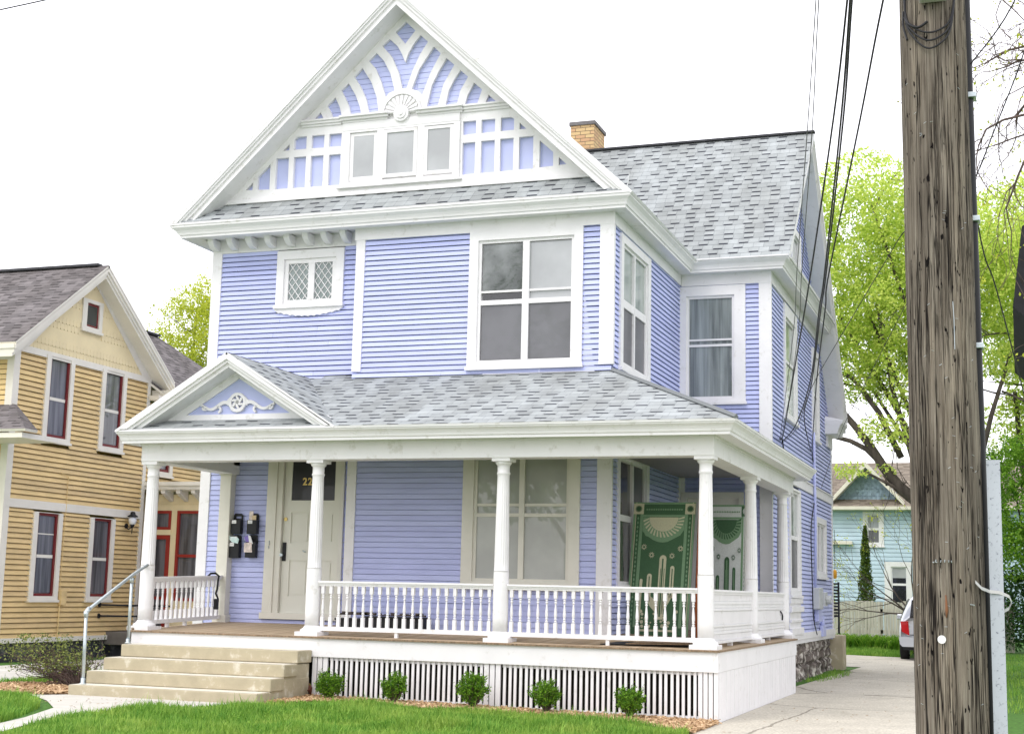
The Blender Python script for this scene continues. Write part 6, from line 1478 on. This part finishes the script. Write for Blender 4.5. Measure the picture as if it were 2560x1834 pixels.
def tree(name, label, base, h, r, lobes, nleaf, lsize, leaf, seed, lev=4, cat='tree', group=None, limbs=(), kids=3, dens=-.15, fr=1.6):
    """lobes: list of (centre, radii); foliage fills them in noisy clumps"""
    random.seed(seed); t = thing(name, label, cat, base, group); sm = MB(); tips = []
    b = Vector(base); top = b+Vector((random.gauss(0, .1), 0, h*.35))
    sm.tube([b-Vector((0,0,.3)), b+Vector((0, 0, h*.05)), b.lerp(top, .6)+Vector((.03, 0, 0)), top], [r*1.5, r*1.1, r*.9, r*.8], 12)
    for (c, rad) in lobes:
        c = Vector(c); d = c-top; sm.tube([top, top.lerp(c, .5)+Vector((random.gauss(0, .2), 0, random.gauss(0, .15))), c], [r*.34, r*.22, r*.10], 7)
        for k in range(3):
            a = Vector((random.gauss(0, 1), random.gauss(0, 1), random.gauss(.2, .7))).normalized(); grow(sm, top.lerp(c, random.uniform(.5, 1)), a, min(rad)*.75, r*.13, 2, tips, .7, 0, 3, 2, .008)
    for pts, rs in limbs: sm.tube(pts, rs, 8)
    mb = MB(); tot = sum(q[1][0]*q[1][1]*q[1][2] for q in lobes)
    for (c, rad) in lobes:
        n = int(nleaf*rad[0]*rad[1]*rad[2]/tot); c = Vector(c); k = 0; tr = 0
        while k < n and tr < n*12:
            tr += 1; u = Vector((random.uniform(-1, 1), random.uniform(-1, 1), random.uniform(-1, 1))); L = u.length
            if L > 1.05: continue
            p = c+Vector((u.x*rad[0], u.y*rad[1], u.z*rad[2])); v = noise.noise(p*fr)+.5*noise.noise(p*fr*2.7)
            if v < dens+.55*(L-.55): continue
            k += 1; leafcloud(mb, lambda: p, 1, lsize)
    sm.build('trunk', M['bark'], t); mb.build('crown', M[leaf], t); return t
tree('yellow_green_tree', 'yellow green spring tree between the yellow house and the blue house', (-24.2, 26, -.9), 12, .28,
     [((-24.0, 26, 9.0), (1.7, 1.8, 2.2)), ((-23.2, 26.3, 10.3), (1.3, 1.4, 1.6)), ((-25.2, 26, 8.0), (1.4, 1.5, 1.5)), ((-22.3, 26, 8.5), (1.8, 1.6, 2.6)), ((-24.2, 26.5, 10.5), (.9, 1.0, .9))], 26000, .10, 'leaf_yellow', 41, dens=-.10)
limbA = ([(2.0, 24.6, 2.2), (1.1, 24.2, 3.15), (.35, 24, 3.75), (-.1, 24, 4.35), (-.45, 24, 4.95), (-.85, 24, 5.5), (-1.5, 24, 6.3), (-2.2, 24.2, 6.9)], [.26, .20, .17, .14, .12, .10, .08, .05])
limbB = ([(-.1, 24, 4.4), (-.55, 24, 4.85), (-1.0, 24.1, 5.1), (-1.5, 24.2, 5.25), (-2.3, 24.4, 5.6)], [.09, .075, .065, .06, .04])
limbC = ([(.4, 24, 4.6), (-.2, 24, 5.9), (-.9, 24.2, 6.9), (-1.7, 24.4, 7.35), (-2.4, 24.5, 7.5)], [.09, .08, .06, .05, .03])
limbD = ([(1.2, 24.3, 3.4), (.7, 24.2, 4.6), (.2, 24, 6.5), (-.2, 24, 9)], [.12, .09, .06, .03])
tree('spreading_tree', 'big spreading light green tree with arching dark limbs behind the pole', (2.0, 24.6, -.6), 9, .30,
     [((-.6, 24.5, 9.2), (2.6, 2.2, 2.3)), ((-1.0, 24.8, 7.6), (1.6, 1.6, 1.4)), ((1.6, 25, 10.2), (2.6, 2.2, 2.2)), ((-.3, 24, 12.0), (1.8, 1.8, 1.5)), ((3.9, 25.5, 9.3), (2.0, 2.0, 2.6)), ((.6, 24, 7.0), (1.5, 1.3, 1.1)), ((.3, 23.6, 5.3), (1.1, .9, .55)), ((-.6, 23.6, 4.2), (.9, .7, .30)), ((-2.0, 24.5, 10.0), (.9, 1.2, 2.6))],
     76000, .115, 'leaf_spring', 42, limbs=(limbA, limbB, limbC, limbD), dens=-.13)
tree('side_yard_tree', 'tall leafy green tree with forked dark trunk right of the pole', (4.6, 29, -.3), 10, .32,
     [((4.4, 29, 12.0), (2.3, 2.0, 2.0)), ((3.6, 28.5, 8.6), (1.5, 1.6, 1.4)), ((5.2, 29, 7.5), (2.0, 1.8, 2.4)), ((3.9, 29, 6.0), (1.5, 1.5, 1.2)), ((4.2, 29, 10.4), (1.8, 1.6, 1.4))], 46000, .115, 'leaf_spring', 43,
     limbs=(([(4.1, 28.4, 0), (4.0, 28.4, 3), (4.15, 28.4, 5.5), (4.1, 28.4, 9)], [.26, .20, .15, .06]), ([(4.0, 28.4, 3), (3.6, 28.4, 4.8), (3.45, 28.4, 7)], [.12, .10, .06])), dens=-.2)
tree('shrubby_tree', 'mid green shrubby tree over the side lawn at the right edge', (4.4, 25.2, -.4), 4, .14,
     [((4.2, 25, 3.0), (1.3, 1.2, 1.5)), ((3.3, 25.2, 4.2), (1.0, 1.0, 1.1)), ((4.5, 25, 4.8), (1.2, 1.1, 1.0)), ((3.2, 25.6, 2.2), (.9, .9, 1.0))], 22000, .10, 'leaf_mid', 44, dens=-.2)
tree('evergreen_hedge', 'dark evergreen hedge at the back of the side lawn', (4.2, 26, -.6), 2.5, .10,
     [((4.2, 26, .7), (1.8, .7, 1.4)), ((3.4, 25.8, .4), (1.0, .6, 1.1)), ((5.2, 26, 1.2), (1.0, .7, 1.6))], 13000, .10, 'leaf_dark', 45, cat='hedge', dens=-.5)
# narrow conifer in front of the teal house
random.seed(46); co = thing('narrow_conifer', 'narrow dark conifer standing behind the fence against the teal house', 'conifer', (-1.12, 29, -.3))
mb = MB(); sm = MB(); sm.tube([(-1.12, 29, -.5), (-1.12, 29, 2.7)], [.05, .01], 6)
for k in range(6500):
    z = random.uniform(-.2, 2.95); rr = .32*(1-((z+.2)/3.2))**.75+.02; a = random.uniform(0, 2*pi); q = rr*sqrt(random.random())*(1+.25*noise.noise(Vector((a, z*3, 1)))); leafcloud(mb, lambda: (-1.12+q*cos(a), 29+q*sin(a), z), 1, .07)
sm.build('trunk', M['bark'], co); mb.build('crown', M['leaf_cone'], co)
# bare twiggy sapling over the fence
random.seed(47); bt = thing('bare_sapling', 'nearly bare twiggy small tree in front of the fence and teal house', 'small tree', (.7, 24.8, -.6)); sm = MB(); tips = []
for d in ((-.7, 0, 1), (-.3, 0, 1.2), (-1.2, 0, .8), (-1.6, 0, .35), (.1, 0, 1.3), (-1.4, .2, .6)): grow(sm, Vector((.65, 24.8, .2)), Vector(d), 1.45, .03, 3, tips, .6, 0, 4, 2, .004)
sm.tube([(.7, 24.8, -.7), (.65, 24.8, .3)], [.08, .06], 8)
lf = MB(); leafcloud(lf, lambda: random.choice(tips)[1]+Vector((random.gauss(0, .06), random.gauss(0, .06), random.gauss(0, .06))), 900, .06)
sm.build('branch', M['bark'], bt); lf.build('foliage', M['leaf_yellow'], bt)
# budding tree overhanging the top right corner (trunk outside the picture)
random.seed(48); bd = thing('budding_tree', 'dark budding branches hanging into the top right corner', 'tree', (5.6, -3.2, -1)); sm = MB(); tips = []
sm.tube([(5.6, -3.2, -1.2), (5.55, -3.2, 2), (5.3, -3.3, 5), (5.0, -3.6, 7.5)], [.24, .20, .17, .12], 12)
for s, e, L in [((5.2, -3.4, 6.3), (-1.6, -.5, .25), 1.6), ((5.2, -3.4, 5.6), (-1.7, -.5, .55), 1.5), ((5.2, -3.4, 6.0), (-1.7, -.6, .1), 1.5), ((5.25, -3.4, 5.2), (-1.8, -.5, .35), 1.4), ((5.3, -3.3, 4.4), (-1.6, -.6, .2), 1.3), ((5.2, -3.4, 5.9), (-1.8, -.5, .3), 1.3), ((5.3, -3.3, 4.9), (-1.7, -.5, .0), 1.2)]:
    grow(sm, Vector(s), Vector(e), L, .045, 3, tips, .9, -.05, 6, 3, .003, .30)
lf = MB(); leafcloud(lf, lambda: (lambda q: q[0].lerp(q[1], random.uniform(0, 1.1)))(random.choice(tips))+Vector((random.gauss(0, .02), random.gauss(0, .02), random.gauss(0, .02))), 1700, .034)
sm.build('branch', M['twig'], bd); lf.build('bud_leaves', M['leaf_yellow'], bd)
# dark eave of the neighbour on the right
dn_ = thing('dark_house', 'dark grey eave corner of a house at the right edge of the picture', 'house', (6.5, 12, -.8))
mb = MB(); mb.add([(3.46, 10, 6.0), (3.66, 10, 7.5), (9, 10, 11.5), (9, 10, 11.0), (3.78, 10, 6.8), (3.70, 10, 5.78), (3.46, 18, 6.0), (3.66, 18, 7.5), (9, 18, 11.5), (9, 18, 11.0), (3.78, 18, 6.8), (3.70, 18, 5.78)],
    [(0,1,4,5), (1,2,3,4), (0,6,7,1), (1,7,8,2), (0,5,11,6), (5,4,10,11), (4,3,9,10), (6,11,10,7), (7,10,9,8)]); mb.build('roof_edge', mat('dark_fascia', (.018, .018, .02), .8, .2, 5), dn_)
MB().box(4.8, 9, 10.4, 18, -.8, 7.2).build('wall', mat('dark_clapboard', (.12, .12, .13), .8, .1, 5), dn_)

# tree and houses across the street, behind the camera: they show in the old window glass
tree('street_tree', 'dark tree reflected in the upper left pane of the large upstairs window', (-16, -42, -1.5), 12, .4, [((-16, -42, 9), (5, 4, 5)), ((-12, -42, 11), (3.5, 3, 4)), ((-19, -43, 7), (3, 3, 3))], 6000, .5, 'leaf_mid', 50)

# small debris on the driveway and walk
random.seed(61); mb = MB()
for k in range(260):
    x = random.uniform(.1, 2.9); y = random.uniform(-1.5, 21); 
    if random.random() < .35: x = random.uniform(-7.8, -5.6); y = random.uniform(-3.2, -1.5)
    a = random.uniform(0, 2*pi); L = random.uniform(.008, .03); d = Vector((cos(a), sin(a), 0))*L; e = Vector((-sin(a), cos(a), 0))*L*.5; c = Vector((x, y, gz(x, y)+.016))
    mb.add([c-d, c+e, c+d+Vector((0, 0, .008)), c-e], [(0,1,2,3)])
tag(mb.build('leaf_litter', M['mulchbed']), 'scattered dry leaf fragments on the driveway and walk', 'leaf litter', kind='stuff')
